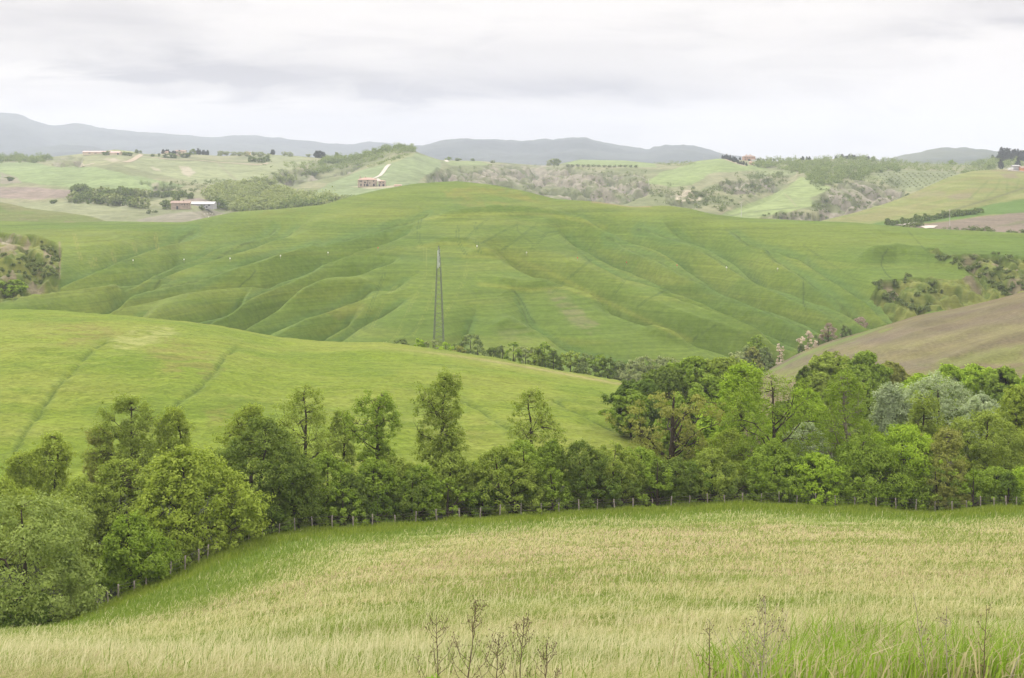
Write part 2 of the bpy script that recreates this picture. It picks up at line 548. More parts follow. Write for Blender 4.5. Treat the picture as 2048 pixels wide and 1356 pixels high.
c = lerp(c, (0.105, 0.162, 0.020), 0.55 * sstep(0.48, 0.70, fbm(x / 14, y / 9, 12)))
streak = fbm((x + 0.35 * y) / 9.0, (y - 0.3 * x) / 1.7, 19, 4)
c = lerp(c, (0.225, 0.255, 0.075), 0.34 * sstep(0.56, 0.72, streak) * sstep(0.35, 0.6, fbm(x / 18, y / 12, 27)))
br = soft_poly(U, V, [(60,655),(190,645),(240,665),(180,690),(80,690)], 14, 20) + soft_poly(U, V, [(290,690),(350,680),(420,700),(440,740),(400,770),(320,745)], 16, 24, 5)
br = br + 0.8 * soft_poly(U, V, [(405,820),(470,815),(490,850),(420,862)], 10, 14, 6) + 0.5 * soft_poly(U, V, [(840,830),(960,840),(1000,880),(840,880)], 14, 20, 8)
c = lerp(c, (0.165, 0.155, 0.052), np.clip(br, 0, 1) * 0.62 * sstep(0.35, 0.6, fbm(x / 4, y / 2.5, 29)))
pw = soft_poly(U, V, [(215,680),(270,655),(340,652),(360,665),(300,690),(230,700)], 8, 16, 9)
c = lerp(c, (0.29, 0.30, 0.14), pw * 0.6 * sstep(0.4, 0.6, fbm(x / 3, y / 2, 33)))
c = lerp(c, (0.100, 0.150, 0.035), dl * 0.5)
c = lerp(c, (0.052, 0.082, 0.016), dm * 0.7)
c = lerp(c, (0.27, 0.235, 0.135), 0.7 * np.exp(-((V - smooth_pl([(-420,640),(0,620),(130,624),(340,640),(430,652),(500,668),(560,681),(640,688),(760,693),(880,705),(1000,723),(1120,744),(1245,767)], U, 16) - 2) / 2.6) ** 2) * sstep(700, 1000, U))
FIELD_MAT = land_mat("wheat_field_ground", [((0.10, 0.35, 0.5), (0.86, 0.88, 0.8), (1.13, 1.12, 1.15), 4, 0.6), ((0.9, 1.6, 1.6), (0.72, 0.74, 0.65), (1.26, 1.25, 1.3), 5, 0.8)], 0.6, 1.2, 0.35)
c = c * np.array([1.0, 0.985, 0.78])
field.build(FIELD_MAT, c)

# ---------------------------------------------------------------- the big green hill
us = np.arange(-260, 2330, 2.6)
CREST_C = [(-260,452),(-100,444),(0,442),(120,446),(215,443),(370,445),(420,434),(470,424),(560,418),(650,409),(700,393),(760,379),(830,367),(915,362),(990,370),(1050,382),(1110,398),(1190,403),(1265,414),(1330,411),(1380,417),(1420,428),(1490,436),(1600,441),(1700,445),(1760,450),(1830,456),(2048,467),(2330,480)]
big = hill("green_hill", us, CREST_C,
    [(-260,690),(0,690),(400,700),(560,728),(800,738),(1000,766),(1300,800),(1560,765),(1750,665),(2048,635),(2330,620)],
    [(-260,640),(0,640),(500,660),(915,720),(1300,690),(1600,670),(2048,640),(2330,640)],
    [(-260,392),(1000,388),(1300,395),(1560,420),(1750,455),(2330,470)], 430, p=1.35, back=0.2, drop=26, wc=12)
U, V = big.U, big.V
GULLIES = [
 ([(470,449),(420,471),(328,503),(287,515),(252,522),(190,534)], 1.0), ([(440,434),(382,450),(322,463),(272,477),(180,511),(124,528)], 0.8),
 ([(390,540),(320,533),(248,551),(225,567),(186,584),(142,592),(93,608),(62,619),(0,640)], 1.0), ([(300,562),(264,580),(227,592),(204,608),(180,623)], 0.8),
 ([(330,590),(295,606),(268,619),(240,629)], 0.6), ([(511,541),(501,555),(476,574),(449,586),(416,603),(380,619),(349,637),(330,648)], 1.1),
 ([(850,412),(820,432),(778,448),(722,469),(668,487),(606,508),(565,522),(526,534),(460,538),(400,546),(340,560),(280,574)], 1.1),
 ([(820,500),(759,510),(710,522),(648,545),(611,560),(571,578),(534,597),(499,615),(470,632),(437,652),(420,664)], 1.3),
 ([(740,596),(710,615),(677,632),(648,648),(627,662)], 0.8), ([(640,420),(582,440),(524,458),(470,479),(427,491)], 0.7), ([(600,421),(571,432),(483,454),(441,465),(400,479),(350,498)], 0.7),
 ([(1110,410),(1180,425),(1227,440),(1279,458),(1325,471),(1351,483),(1378,499),(1409,518),(1448,547),(1475,561),(1510,578),(1558,594),(1600,613),(1650,634),(1700,648)], 1.1),
 ([(1090,440),(1180,468),(1219,483),(1258,501),(1304,522),(1341,541),(1380,557),(1417,574),(1448,590),(1486,607),(1531,629),(1572,646),(1620,664)], 1.1),
 ([(1304,429),(1386,454),(1424,466),(1453,481),(1486,497),(1506,514),(1527,532),(1556,545),(1600,561),(1650,584),(1720,612)], 1.0),
 ([(960,474),(1038,509),(1077,530),(1108,546),(1152,559),(1207,580),(1246,607),(1279,621),(1320,638),(1360,652),(1395,662),(1438,675),(1467,685),(1490,692)], 1.4),
 ([(1000,572),(1029,583),(1048,609),(1060,634),(1070,645),(1099,665),(1139,684),(1190,702),(1250,718)], 0.3),
 ([(1290,558),(1340,578),(1395,600),(1440,618),(1480,634),(1540,655)], 0.7),
 ([(1420,440),(1500,468),(1560,480),(1607,491),(1655,524),(1695,548),(1724,568),(1760,600)], 0.6), ([(900,395),(850,420),(790,425),(740,440)], 0.4),
 ([(1220,428),(1310,448),(1380,470),(1440,498),(1500,535),(1570,572),(1640,605)], 0.4), ([(1160,447),(1240,470),(1310,497),(1380,530),(1450,565),(1530,603),(1610,640)], 0.4), ([(1480,452),(1560,500),(1620,540),(1690,590)], 0.4), ([(1120,472),(1190,505),(1260,537),(1340,560)], 0.35),
 ([(690,450),(600,477),(520,500),(430,525),(340,543)], 0.4), ([(690,500),(610,527),(540,550),(490,580),(420,625)], 0.4), ([(860,540),(780,565),(690,590),(600,620),(530,650)], 0.45), ([(850,580),(780,610),(720,640),(680,665)], 0.35), ([(960,600),(940,640),(925,680)], 0.3), ([(560,436),(490,462),(420,492),(340,520)], 0.35)]
RIDGES = [([(850,437),(900,432),(950,429),(1040,427),(1100,430),(1160,440),(1210,455)], 0.7, 13), ([(840,493),(880,487),(930,489),(980,501)], 0.5, 12),
 ([(930,513),(1030,516),(1100,545),(1200,597),(1290,640),(1380,680)], 0.9, 14), ([(960,568),(1060,580),(1130,575),(1200,600)], 0.4, 12),
 ([(1312,582),(1358,596),(1407,617),(1442,631),(1490,652),(1552,673)], 1.0, 13), ([(1269,665),(1312,675),(1351,689),(1382,700)], 0.8, 12),
 ([(970,655),(1020,645),(1080,660),(1120,690)], 0.5, 16), ([(560,605),(640,580),(720,570),(780,575)], 1.0, 18), ([(1700,520),(1790,502),(1870,512),(1950,545)], 1.3, 16)]
VS = 1.75
warpU = U + 10 * (fbm(U / 50, V / 24, 51) - 0.5)
warpV = V + 5 * (fbm(U / 40, V / 24, 52) - 0.5)
relief = np.zeros(U.shape); gl = np.full(U.shape, 200.0)
for pts, a in GULLIES:
    (x0_, y0_), (x1_, y1_) = pts[-2], pts[-1]
    k_ = 110 / (math.hypot(x1_ - x0_, y1_ - y0_) + 1e-6)
    pts = pts + [(x1_ + (x1_ - x0_) * k_, y1_ + (y1_ - y0_) * k_)]
    d, al = dist_along(warpU, warpV, pts, VS, 110)
    fade = sstep(0, 110, al)
    relief = np.minimum(relief, -a * fade * (10.6 * (1 - np.minimum(d / 62.0, 1)) ** 2 + 1.3 * np.exp(-d / 9.0)))
    gl = np.minimum(gl, d + (1 - sstep(0, 60, al)) * 60)
for pts, a, w in RIDGES:
    d = dist_poly(warpU, warpV, pts, VS, 90)
    ends = np.array(pts)
    fade = sstep(-10, 50, warpU - ends[:, 0].min()) * sstep(-10, 50, ends[:, 0].max() - warpU)
    relief += a * 3.4 * fade * np.exp(-(d / w) ** 2)
t_ = np.concatenate([np.linspace(0, 1, 430), np.ones(29)])[:, None]
x, y = big.X, big.D
swell = (fbm(x / 46, y / 60, 71, 3) - 0.5) * 5.0 + (fbm(x / 17, y / 24, 72, 3) - 0.5) * 1.6
fade_c = sstep(1.0, 0.93, t_)
# eroded banks
LB = [(-260,470),(-60,462),(0,463),(60,470),(100,481),(121,492),(119,553),(100,567),(60,583),(0,600),(-260,650)]
RB1 = [(1742,572),(1765,558),(1830,552),(1900,556),(1950,552),(2010,590),(1960,612),(1800,634),(1780,610)]
RB2 = [(1858,512),(1905,508),(1960,505),(2048,510),(2330,520),(2330,600),(2048,590),(2010,600),(1985,575),(1950,548),(1900,525)]
BANKS = [LB, RB1, RB2]
bank_m = np.zeros(U.shape)
for b in BANKS:
    bank_m = np.maximum(bank_m, soft_poly(U, V, b, 2.5, 5, 13))
ero = np.abs(fbm((x + 0.5 * y) / 13, (y - x) / 30, 91, 4) - 0.5) * 2
relief_b = bank_m * (-5.0 * (1 - sstep(0, 0.4, ero)) + (fbm(x / 6, y / 9, 93, 4, 0.6) - 0.5) * 5.5)
big.Z = big.Z + (relief + swell * (1 - bank_m * 0.4)) * fade_c + relief_b
V = big.V
base_g = lerp((0.098, 0.152, 0.030), (0.125, 0.170, 0.036), sstep(0.32, 0.68, fbm(x / 70, y / 60, 81)))
c = lerp(base_g, (0.085, 0.138, 0.030), 0.6 * sstep(0.5, 0.72, fbm(x / 34, y / 22, 82)))
c = lerp(c, (0.150, 0.182, 0.042), 0.5 * sstep(0.5, 0.75, fbm(x / 60, big.Z / 4.5 + y / 70, 83)))
yel = soft_poly(U, V, [(880,378),(960,372),(1060,392),(1110,412),(1020,412),(920,404)], 12, 30) + 0.6 * soft_poly(U, V, [(640,620),(720,605),(760,625),(680,640)], 10, 12, 2) \
    + 0.5 * soft_poly(U, V, [(540,418),(620,424),(580,445),(500,440)], 12, 18, 3)
c = lerp(c, (0.19, 0.165, 0.048), np.clip(yel, 0, 1) * 0.5 * sstep(0.3, 0.6, fbm(x / 25, y / 25, 84)))
# pale strips along the shoulders
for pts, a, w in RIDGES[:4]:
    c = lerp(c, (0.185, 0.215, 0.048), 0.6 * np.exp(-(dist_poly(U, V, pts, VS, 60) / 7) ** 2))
grey = soft_poly(U, V, [(1095,578),(1130,590),(1150,612),(1175,632),(1205,655),(1180,668),(1140,645),(1112,618)], 9, 14, 4) + 0.45 * soft_poly(U, V, [(985,660),(1020,648),(1065,660),(1060,682),(1000,682)], 12, 14, 6)
c = lerp(c, (0.175, 0.165, 0.105), np.clip(grey, 0, 1) * 0.55 * sstep(0.25, 0.6, fbm(x / 7, big.Z / 0.8, 89)))
for sx_, sz_, lo_, am_, sd_ in ((38, 0.55, 0.60, 0.06, 302), (24, 0.33, 0.62, 0.08, 303)):
    st_ = fbm((x + 0.5 * y) / sx_, big.Z / sz_ + x / 300, sd_, 3)
    c = c * (1 - am_ * sstep(lo_, lo_ + 0.08, st_) + 0.6 * am_ * sstep(1 - lo_, 1 - lo_ - 0.08, st_))[..., None]
# narrow broken dark line along the gully floors, bluish lush crop either side
c = lerp(c, (0.085, 0.150, 0.048), 0.55 * np.exp(-((gl - 5.5) / 5.0) ** 2))
c = lerp(c, (0.052, 0.082, 0.024), 0.75 * np.exp(-(gl / 1.7) ** 2) * sstep(0.30, 0.55, fbm(U / 9, V / 6, 85)))
DRAINS = [[(1029,583),(1034,589),(1048,609),(1053,620),(1060,634),(1070,645)], [(1776,498),(1766,512),(1762,530),(1772,547),(1782,556)], [(1606,562),(1608,580),(1607,606),(1612,617)],
          [(511,541),(502,554),(490,564),(478,573)], [(1034,448),(1036,462),(1050,476),(1068,488)], [(1607,491),(1655,524),(1695,548),(1724,568)], [(1815,460),(1834,482),(1859,508)]]
for i, q in enumerate(DRAINS):
    c = lerp(c, (0.045, 0.070, 0.022), (0.85 if i < 4 else 0.45) * np.exp(-(dist_poly(U, V, q, 1.0, 20) / 1.3) ** 2))
# tramlines of the tractor, in pairs
TRAMS = [([(848,493),(849,546),(840,573),(821,606),(811,630),(790,672),(768,695)], 1), ([(916,449),(912,466),(914,482),(929,509)], 0), ([(935,520),(929,548),(920,573),(904,602),(891,623),(875,655)], 1), ([(947,445),(951,461),(951,482),(958,507)], 0),
 ([(970,440),(951,457),(927,481)], 0), ([(1032,449),(997,466),(962,486)], 0), ([(1074,446),(1038,474),(1003,499)], 0), ([(1123,461),(1090,466),(1069,490),(1046,511)], 0), ([(838,440),(834,460),(836,483),(842,492)], 0),
 ([(178,517),(182,533)], 2), ([(187,515),(190,531)], 2), ([(146,468),(152,490),(160,520)], 2), ([(308,466),(314,505)], 2), ([(265,485),(271,512)], 2), ([(222,500),(228,526)], 2), ([(770,520),(764,556),(748,590),(735,625),(722,658)], 0),
 ([(790,570),(765,605),(744,650),(735,668)], 1), ([(870,560),(858,600),(842,640),(820,675)], 1), ([(1180,520),(1130,560),(1105,585)], 0), ([(1250,556),(1226,588)], 0), ([(1330,580),(1290,600),(1265,622)], 0), ([(1430,650),(1400,668),(1380,682)], 0),
 ([(815,640),(828,640),(832,652),(820,665),(800,680)], 0)]
for q, st in TRAMS:
    q = np.array(q, float)
    for off in (0.0, 4.6):
        d = dist_poly(U, V, q + [off, 0], 1.0, 14)
        col_ = ((0.060, 0.098, 0.024), (0.150, 0.190, 0.050), (0.20, 0.205, 0.065))[st]
        c = lerp(c, col_, (0.80, 0.8, 0.75)[st] * np.exp(-(d / 0.9) ** 2) * sstep(0.25, 0.5, fbm(U / 10, V / 10, 87)))
bg_ = lerp((0.090, 0.125, 0.030), (0.170, 0.190, 0.058), sstep(0.35, 0.65, fbm(x / 4, y / 6, 94, 5, 0.6)))
bg_ = lerp(bg_, (0.20, 0.17, 0.135), sstep(0.56, 0.66, fbm((x + 0.4 * y) / 8, (y - x) / 22, 95, 4)) * 0.85)
bg_ = lerp(bg_, (0.27, 0.25, 0.21), soft_poly(U, V, [(2,478),(18,476),(30,482),(22,489),(4,488)], 3, 5))
c = lerp(c, bg_, bank_m)
edge_l = np.exp(-(dist_poly(U, V, [(119,485),(120,510),(118,555)], 1, 15) / 2.2) ** 2)
c = lerp(c, (0.20, 0.165, 0.125), edge_l * 0.8)
track = np.exp(-(dist_poly(U, V, [(1185,404),(1225,408),(1262,413),(1300,413)], 2, 20) / 3.0) ** 2)
c = lerp(c, (0.24, 0.19, 0.125), track * 0.8)
c = lerp(c, (0.135, 0.185, 0.04), 0.6 * soft_poly(U, V, [(1560,740),(1610,690),(1700,652),(1790,632),(1790,626),(1690,645),(1600,680)], 4))
HILL_MAT = land_mat("green_hill_ground", [((0.016, 0.012, 0.75), (0.93, 0.94, 0.91), (1.07, 1.06, 1.07), 4, 0.35), ((0.035, 0.03, 2.6), (0.88, 0.90, 0.87), (1.1, 1.09, 1.09), 3, 0.5), ((0.5, 0.5, 0.5), (0.86, 0.88, 0.84), (1.12, 1.12, 1.12), 5, 0)], 0.5, 0.6, 0.5)
c = c * np.array([1.04, 1.01, 0.84])
big.build(HILL_MAT, c)

# ---------------------------------------------------------------- dull green rise behind it on the left
us = np.arange(-300, 330, 3.0)
rise = hill("grass_rise", us, [(-300,408),(-100,402),(0,405),(60,418),(130,425),(180,433),(225,446),(330,490)], [(-300,500),(330,520)], [(-300,800),(330,760)], [(-300,640),(330,640)], 90, p=1.4, back=0.15, drop=18)
rise.Z = rise.Z + (fbm(rise.X / 30, rise.D / 30, 7) - 0.5) * 2
U, V, x, y = rise.U, rise.V, rise.X, rise.D
c = lerp((0.110, 0.150, 0.036), (0.145, 0.160, 0.058), sstep(0.35, 0.65, fbm(x / 30, y / 24, 3)))
c = lerp(c, (0.19, 0.165, 0.09), 0.6 * np.exp(-(dist_poly(U, V, [(40,438),(75,440)], 1, 20) / 1.6) ** 2) + 0.4 * soft_poly(U, V, [(-20,402),(30,410),(60,420),(20,425)], 6, 6))
c = lerp(c, (0.185, 0.145, 0.09), 0.7 * np.exp(-(dist_poly(U, V, [(130,443),(160,446),(190,447)], 1, 20) / 1.4) ** 2))
rise.build(HILL_MAT, c)

# ---------------------------------------------------------------- ploughed hill on the right
us = np.arange(1420, 2420, 3.0)
plough = hill("ploughed_hill", us,
    [(1420,800),(1500,768),(1550,737),(1600,711),(1650,691),(1720,668),(1770,650),(1830,631),(1900,620),(1960,608),(2000,599),(2048,585),(2200,540),(2420,500)],
    [(1420,905),(2420,930)], [(1420,400),(1600,410),(2048,425),(2420,430)], [(1420,232),(2420,225)], 190, p=1.4, back=0.12, drop=20, wc=12)
U, V = plough.U, plough.V
PR = [[(1600,728),(1700,700),(1800,672),(1900,640),(2048,622),(2200,600)], [(1700,722),(1800,712),(1900,690),(2048,650),(2200,630)], [(1830,742),(1900,722),(2048,682),(2200,660)], [(1760,692),(1860,676),(1950,655),(2048,640)], [(1900,742),(1980,722),(2048,708)]]
rel = np.zeros(U.shape)
for q in PR:
    q = np.array(q); line = smooth_pl(q, U, 30)
    s_ = V - line
    rel += 1.5 * np.where(s_ < 0, np.exp(-(s_ / 22) ** 2), np.exp(-(s_ / 6) ** 2)) * sstep(q[0, 0] - 20, q[0, 0] + 90, U)
plough.Z = plough.Z + (rel * sstep(0.99, 0.9, np.concatenate([np.linspace(0, 1, 190), np.ones(29)]))[:, None]) + (fbm(plough.X / 40, plough.D / 30, 66) - 0.5) * 2.0
U, V, x, y = plough.U, plough.V, plough.X, plough.D
c = lerp((0.136, 0.112, 0.060), (0.182, 0.154, 0.084), sstep(0.35, 0.65, fbm(x / 30, y / 16, 61)))
wv = V - 0.0
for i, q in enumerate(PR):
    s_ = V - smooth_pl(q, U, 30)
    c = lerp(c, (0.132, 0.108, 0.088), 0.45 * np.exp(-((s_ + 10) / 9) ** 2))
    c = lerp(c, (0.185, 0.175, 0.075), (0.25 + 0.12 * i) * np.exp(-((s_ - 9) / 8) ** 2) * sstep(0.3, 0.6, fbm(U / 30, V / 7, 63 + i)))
gr = soft_poly(U, V, [(1850,735),(1900,715),(2048,690),(2400,680),(2400,900),(1850,900)], 16, 24) * 0.45 + soft_poly(U, V, [(1500,780),(1560,742),(1640,702),(1720,676),(1690,712),(1640,742),(1600,790)], 12, 20) * 0.42 + 0.7 * soft_poly(U, V, [(1755,662),(1785,653),(1782,659),(1760,668)], 3, 4)
c = lerp(c, (0.150, 0.170, 0.050), np.clip(gr * 1.3 + 0.18, 0, 1) * sstep(0.3, 0.6, fbm(x / 16, y / 5, 65, 4)))
lines = 0.5 + 0.5 * np.sin((U * 0.55 + V * 1.9 + 12 * fbm(U / 60, V / 40, 68)) * 0.62)
c = c * (0.95 + 0.08 * lines)[..., None]
c = lerp(c, (0.12, 0.18, 0.035), 0.8 * np.exp(-((V - smooth_pl([(1420,800),(1550,737),(1600,711),(1650,691),(1720,668),(1770,650)], U, 12) - 2) / 3.0) ** 2) * sstep(1790, 1740, U))
PLOUGH_MAT = land_mat("plough_soil", [((0.12, 0.10, 0.7), (0.90, 0.9, 0.9), (1.1, 1.1, 1.09), 4, 0.4), ((1.3, 1.3, 1.3), (0.86, 0.86, 0.86), (1.14, 1.13, 1.12), 4, 0)], 0.5, 1.5, 0.4)
plough.build(PLOUGH_MAT, c)

# ---------------------------------------------------------------- pale field beyond it on the right
us = np.arange(1540, 2420, 3.0)
CR_E = [(1540,468),(1600,455),(1645,441),(1700,428),(1760,411),(1800,397),(1850,375),(1900,353),(1945,342),(2000,339),(2048,341),(2200,350),(2420,360)]
pale = hill("pale_field", us, CR_E, [(1540,490),(2420,505)], [(1540,960),(1700,1000),(1900,1200),(2048,1230),(2420,1250)], [(1540,790),(2420,760)], 190, p=1.35, back=0.12, drop=24)
U, V = pale.U, pale.V
gv = np.exp(-(dist_poly(U, V, [(1870,432),(1940,415),(2000,395),(2048,378),(2120,350)], 1.6, 60) / 12) ** 2)
pale.Z = pale.Z - gv * 2.5 + (fbm(pale.X / 40, pale.D / 30, 36) - 0.5) * 3 * sstep(0.99, 0.9, np.concatenate([np.linspace(0, 1, 190), np.ones(29)]))[:, None]
U, V, x, y = pale.U, pale.V, pale.X, pale.D
c = lerp((0.165, 0.190, 0.058), (0.190, 0.185, 0.072), sstep(0.35, 0.65, fbm(x / 30, y / 20, 1)))
c = lerp(c, (0.22, 0.235, 0.09), 0.5 * sstep(0.5, 0.7, fbm(x / 40, pale.Z / 2.0, 4)))
c = lerp(c, (0.19, 0.155, 0.105), 0.7 * soft_poly(U, V, [(1890,392),(1945,386),(1950,396),(1900,400)], 4, 8) + 0.4 * soft_poly(U, V, [(1830,385),(1890,382),(1890,394),(1820,396)], 6, 8) + 0.75 * soft_poly(U, V, [(1995,348),(2030,347),(2040,356),(2010,356)], 3, 5) + 0.6 * soft_poly(U, V, [(1975,338),(2060,342),(2060,346),(1985,342)], 2))
for q in ([(1975,362),(1955,382),(1940,397)], [(2015,362),(2014,385)], [(2038,360),(2032,378)], [(2000,360),(1992,378),(1975,392)]):
    c = lerp(c, (0.115, 0.150, 0.04), 0.6 * np.exp(-(dist_poly(U, V, q, 1, 15) / 2.2) ** 2))
c = lerp(c, (0.125, 0.125, 0.065), 0.8 * np.exp(-(dist_poly(U, V, [(1870,432),(1910,419),(1950,407),(2000,392),(2048,376),(2100,355)], 1, 20) / 1.7) ** 2))
c = lerp(c, (0.095, 0.160, 0.034), soft_poly(U, V, [(1640,470),(1760,444),(1900,428),(1960,413),(2010,404),(2048,398),(2300,375),(2300,432),(1990,428),(1900,441),(1780,452)], 2, 3))
c = lerp(c, (0.185, 0.150, 0.115), soft_poly(U, V, [(1790,458),(1850,448),(1900,442),(1990,430),(2048,425),(2420,415),(2420,520),(1780,500)], 1.5, 3))
c = lerp(c, (0.13, 0.14, 0.065), 0.8 * soft_poly(U, V, [(1985,455),(2048,440),(2048,446),(2010,452)], 3, 4))
pale.build(HILL_MAT, c)

# ---------------------------------------------------------------- far countryside
us = np.arange(-330, 2440, 2.4)
SKY_F = [(-330,330),(-60,326),(0,322),(70,320),(100,314),(140,310),(190,304),(232,299),(265,303),(290,308),(330,308),(400,309),(440,312),(500,309),(540,309),(610,313),(650,317),(690,318),(715,312),(745,304),(790,297),(825,300),(850,310),(880,320),(960,322),(1080,331),(1110,330),(1160,319),(1190,320),(1250,321),(1310,327),(1370,326),(1400,321),(1440,317),(1480,320),(1520,323),(1600,321),(1680,317),(1740,321),(1800,325),(1900,329),(1960,330),(2000,322),(2048,322),(2440,326)]
far = hill("far_countryside", us, SKY_F, [(-330,470),(0,470),(500,450),(900,410),(1200,430),(1500,460),(1760,470),(2440,480)],
    [(-330,2050),(230,1950),(500,2100),(800,1750),(1100,2200),(1440,1900),(1700,1950),(2440,2000)], [(-330,1000),(500,1040),(900,1150),(1300,1060),(1700,1020),(2440,1020)], 230, p=1.15, back=0.3, drop=70, wc=6)
U, V, x, y = far.U.copy(), far.V, far.X, far.D
tt = np.concatenate([np.linspace(0, 1, 230), np.ones(29)])[:, None]
VAL = [([(420,420),(470,395),(540,375),(600,352),(650,335),(700,322)], 9, 20), ([(230,400),(330,380),(420,372),(470,380)], 5, 16), ([(1180,400),(1260,388),(1300,378),(1380,372),(1425,350),(1520,345)], 8, 18), ([(1420,430),(1480,410),(1540,385),(1580,355)], 6, 14), ([(1660,430),(1700,400),(1760,380),(1800,370)], 6, 14), ([(0,400),(100,390),(200,398)], 4, 14), ([(860,370),(900,350),(930,330)], 4, 14)]
rel = np.zeros(U.shape)
for q, a, w in VAL:
    rel -= a * np.exp(-(dist_poly(U, V, q, 1.7, 80) / w) ** 2)
Q_CLAY = [[(850,350),(900,332),(960,335),(1000,330),(1120,333),(1180,338),(1285,346),(1300,366),(1270,382),(1230,400),(1100,402),(1000,380),(930,366),(860,360)],
          [(1340,378),(1370,372),(1408,388),(1412,402),(1380,408),(1335,402)], [(1430,360),(1470,350),(1540,352),(1560,372),(1500,385),(1450,385)], [(1630,400),(1650,385),(1720,362),(1800,372),(1810,392),(1740,415),(1700,430),(1640,440)],
          [(1480,440),(1560,425),(1650,430),(1660,445),(1500,450)], [(280,365),(330,362),(350,372),(310,378)], [(420,368),(470,360),(500,366),(460,378)], [(535,345),(600,335),(640,330),(650,338),(600,350),(550,358)], [(650,340),(710,325),(730,325),(680,348)], [(90,318),(140,312),(170,318),(160,332),(110,332)]]
clay_area = np.zeros(U.shape)
for i, q in enumerate(Q_CLAY):
    clay_area = np.maximum(clay_area, soft_poly(U, V, q, 4, 10, 20 + i))
er = np.abs(fbm((x + 0.25 * y) / 26, (y - 0.4 * x) / 75, 101, 4) - 0.5) * 2
rel += clay_area * (-15 * (1 - sstep(0.0, 0.42, er)) + (fbm(x / 14, y / 18, 103, 3) - 0.5) * 8)
rel += (fbm(x / 120, y / 130, 105, 3) - 0.5) * 12 + (fbm(x / 30, y / 40, 106, 3) - 0.5) * 3.0
far.Z = far.Z + rel * sstep(1.0, 0.86, tt)
U, V = far.U.copy(), far.V
c = lerp((0.108, 0.132, 0.048), (0.160, 0.165, 0.080), sstep(0.34, 0.66, fbm(x / 60, y / 60, 111)))
LUSH = (0.125, 0.185, 0.058)
FIELDS = [([(-330,330),(0,325),(60,324),(110,334),(190,334),(250,348),(340,364),(372,372),(300,381),(200,379),(110,372),(0,358),(-330,370)], LUSH, 1), ([(245,332),(290,312),(340,320),(440,326),(538,332),(562,350),(500,364),(440,370),(385,366),(330,352)], (0.148, 0.178, 0.075), 1),
 ([(90,318),(150,308),(200,312),(260,312),(270,318),(200,330),(110,333)], (0.165, 0.180, 0.078), 0.8), ([(190,303),(232,298),(270,303),(262,310),(220,306)], (0.155, 0.18, 0.065), 1),
 ([(-330,372),(0,374),(70,374),(145,381),(150,394),(70,399),(0,396),(-330,400)], (0.165, 0.125, 0.105), 1), ([(0,345),(30,352),(45,365),(0,368)], (0.17, 0.14, 0.115), 0.7),
 ([(30,405),(140,403),(260,413),(330,418),(470,425),(470,445),(200,446),(60,425)], (0.140, 0.160, 0.072), 0.9), ([(270,440),(330,428),(420,420),(455,428),(440,446),(300,450)], (0.165, 0.150, 0.115), 0.85), ([(360,405),(375,397),(400,395),(430,408),(425,414),(395,412)], (0.17, 0.135, 0.115), 1),
 ([(600,402),(622,388),(660,366),(720,342),(770,328),(832,306),(860,315),(884,322),(880,340),(850,352),(835,366),(780,386),(720,402),(640,415)], (0.122, 0.172, 0.068), 1), ([(770,322),(800,310),(830,302),(826,312),(790,324),(740,336)], (0.165, 0.19, 0.07), 0.9),
 ([(538,312),(600,313),(620,322),(585,340),(555,348),(520,334)], (0.150, 0.178, 0.078), 0.9), ([(1288,366),(1320,346),(1400,322),(1440,317),(1485,326),(1540,338),(1480,343),(1425,346),(1385,370),(1345,374)], (0.132, 0.192, 0.050), 1),
 ([(1425,436),(1470,418),(1530,395),(1575,375),(1600,352),(1632,362),(1665,376),(1620,396),(1640,408),(1560,428),(1490,440)], (0.140, 0.195, 0.055), 1), ([(1118,326),(1160,317),(1305,322),(1315,334),(1240,334),(1160,331)], (0.125, 0.180, 0.055), 1), ([(1075,336),(1110,330),(1195,340),(1140,342)], (0.155, 0.18, 0.07), 0.9),
 ([(1500,338),(1570,340),(1600,346),(1560,352),(1520,350)], (0.145, 0.185, 0.065), 0.9), ([(1745,345),(1800,340),(1900,344),(1935,348),(1880,362),(1820,384),(1780,372)], (0.120, 0.150, 0.058), 1), ([(885,322),(960,322),(985,330),(900,332)], (0.125, 0.17, 0.055), 1), ([(1725,348),(1760,352),(1775,362),(1730,360)], (0.14, 0.18, 0.06), 0.9), ([(1200,370),(1275,362),(1280,368),(1215,374)], (0.15, 0.185, 0.065), 0.9)]
for i, (q, col_, a) in enumerate(FIELDS):
    m_ = soft_poly(U, V, q, 1.6, 4, 40 + i)
    cc = lerp(np.array(col_) * 0.93, np.array(col_) * 1.08, sstep(0.35, 0.65, fbm(x / 50, y / 50, 140 + i)))
    c = lerp(c, cc, m_ * a)
    clay_area = clay_area * (1 - m_ * (0.9 if a == 1 else 0.3))
clay_n = fbm((x + 0.3 * y) / 11, (y - 0.5 * x) / 95, 121, 5)
c = lerp(c, (0.098, 0.118, 0.055), clay_area * 0.6)
c = lerp(c, (0.060, 0.082, 0.040), clay_area * (1 - sstep(0.04, 0.28, er)) * 0.8)
c = lerp(c, (0.205, 0.180, 0.150), clay_area * sstep(0.46, 0.58, clay_n) * 0.8)
c = lerp(c, (0.34, 0.285, 0.225), 0.9 * soft_poly(U, V, [(1352,384),(1372,376),(1396,386),(1404,400),(1380,404),(1352,400)], 3, 7) * sstep(0.3, 0.6, fbm(x / 10, y / 30, 123)))
for q in ([(358,331),(376,333),(392,344),(376,353),(362,346)], [(300,332),(318,338),(324,345),(308,338)], [(206,320),(228,316),(242,320),(225,324)], [(300,368),(318,366),(322,373),(308,376)]):
    c = lerp(c, (0.29, 0.245, 0.20), 0.75 * soft_poly(U, V, q, 3, 5))
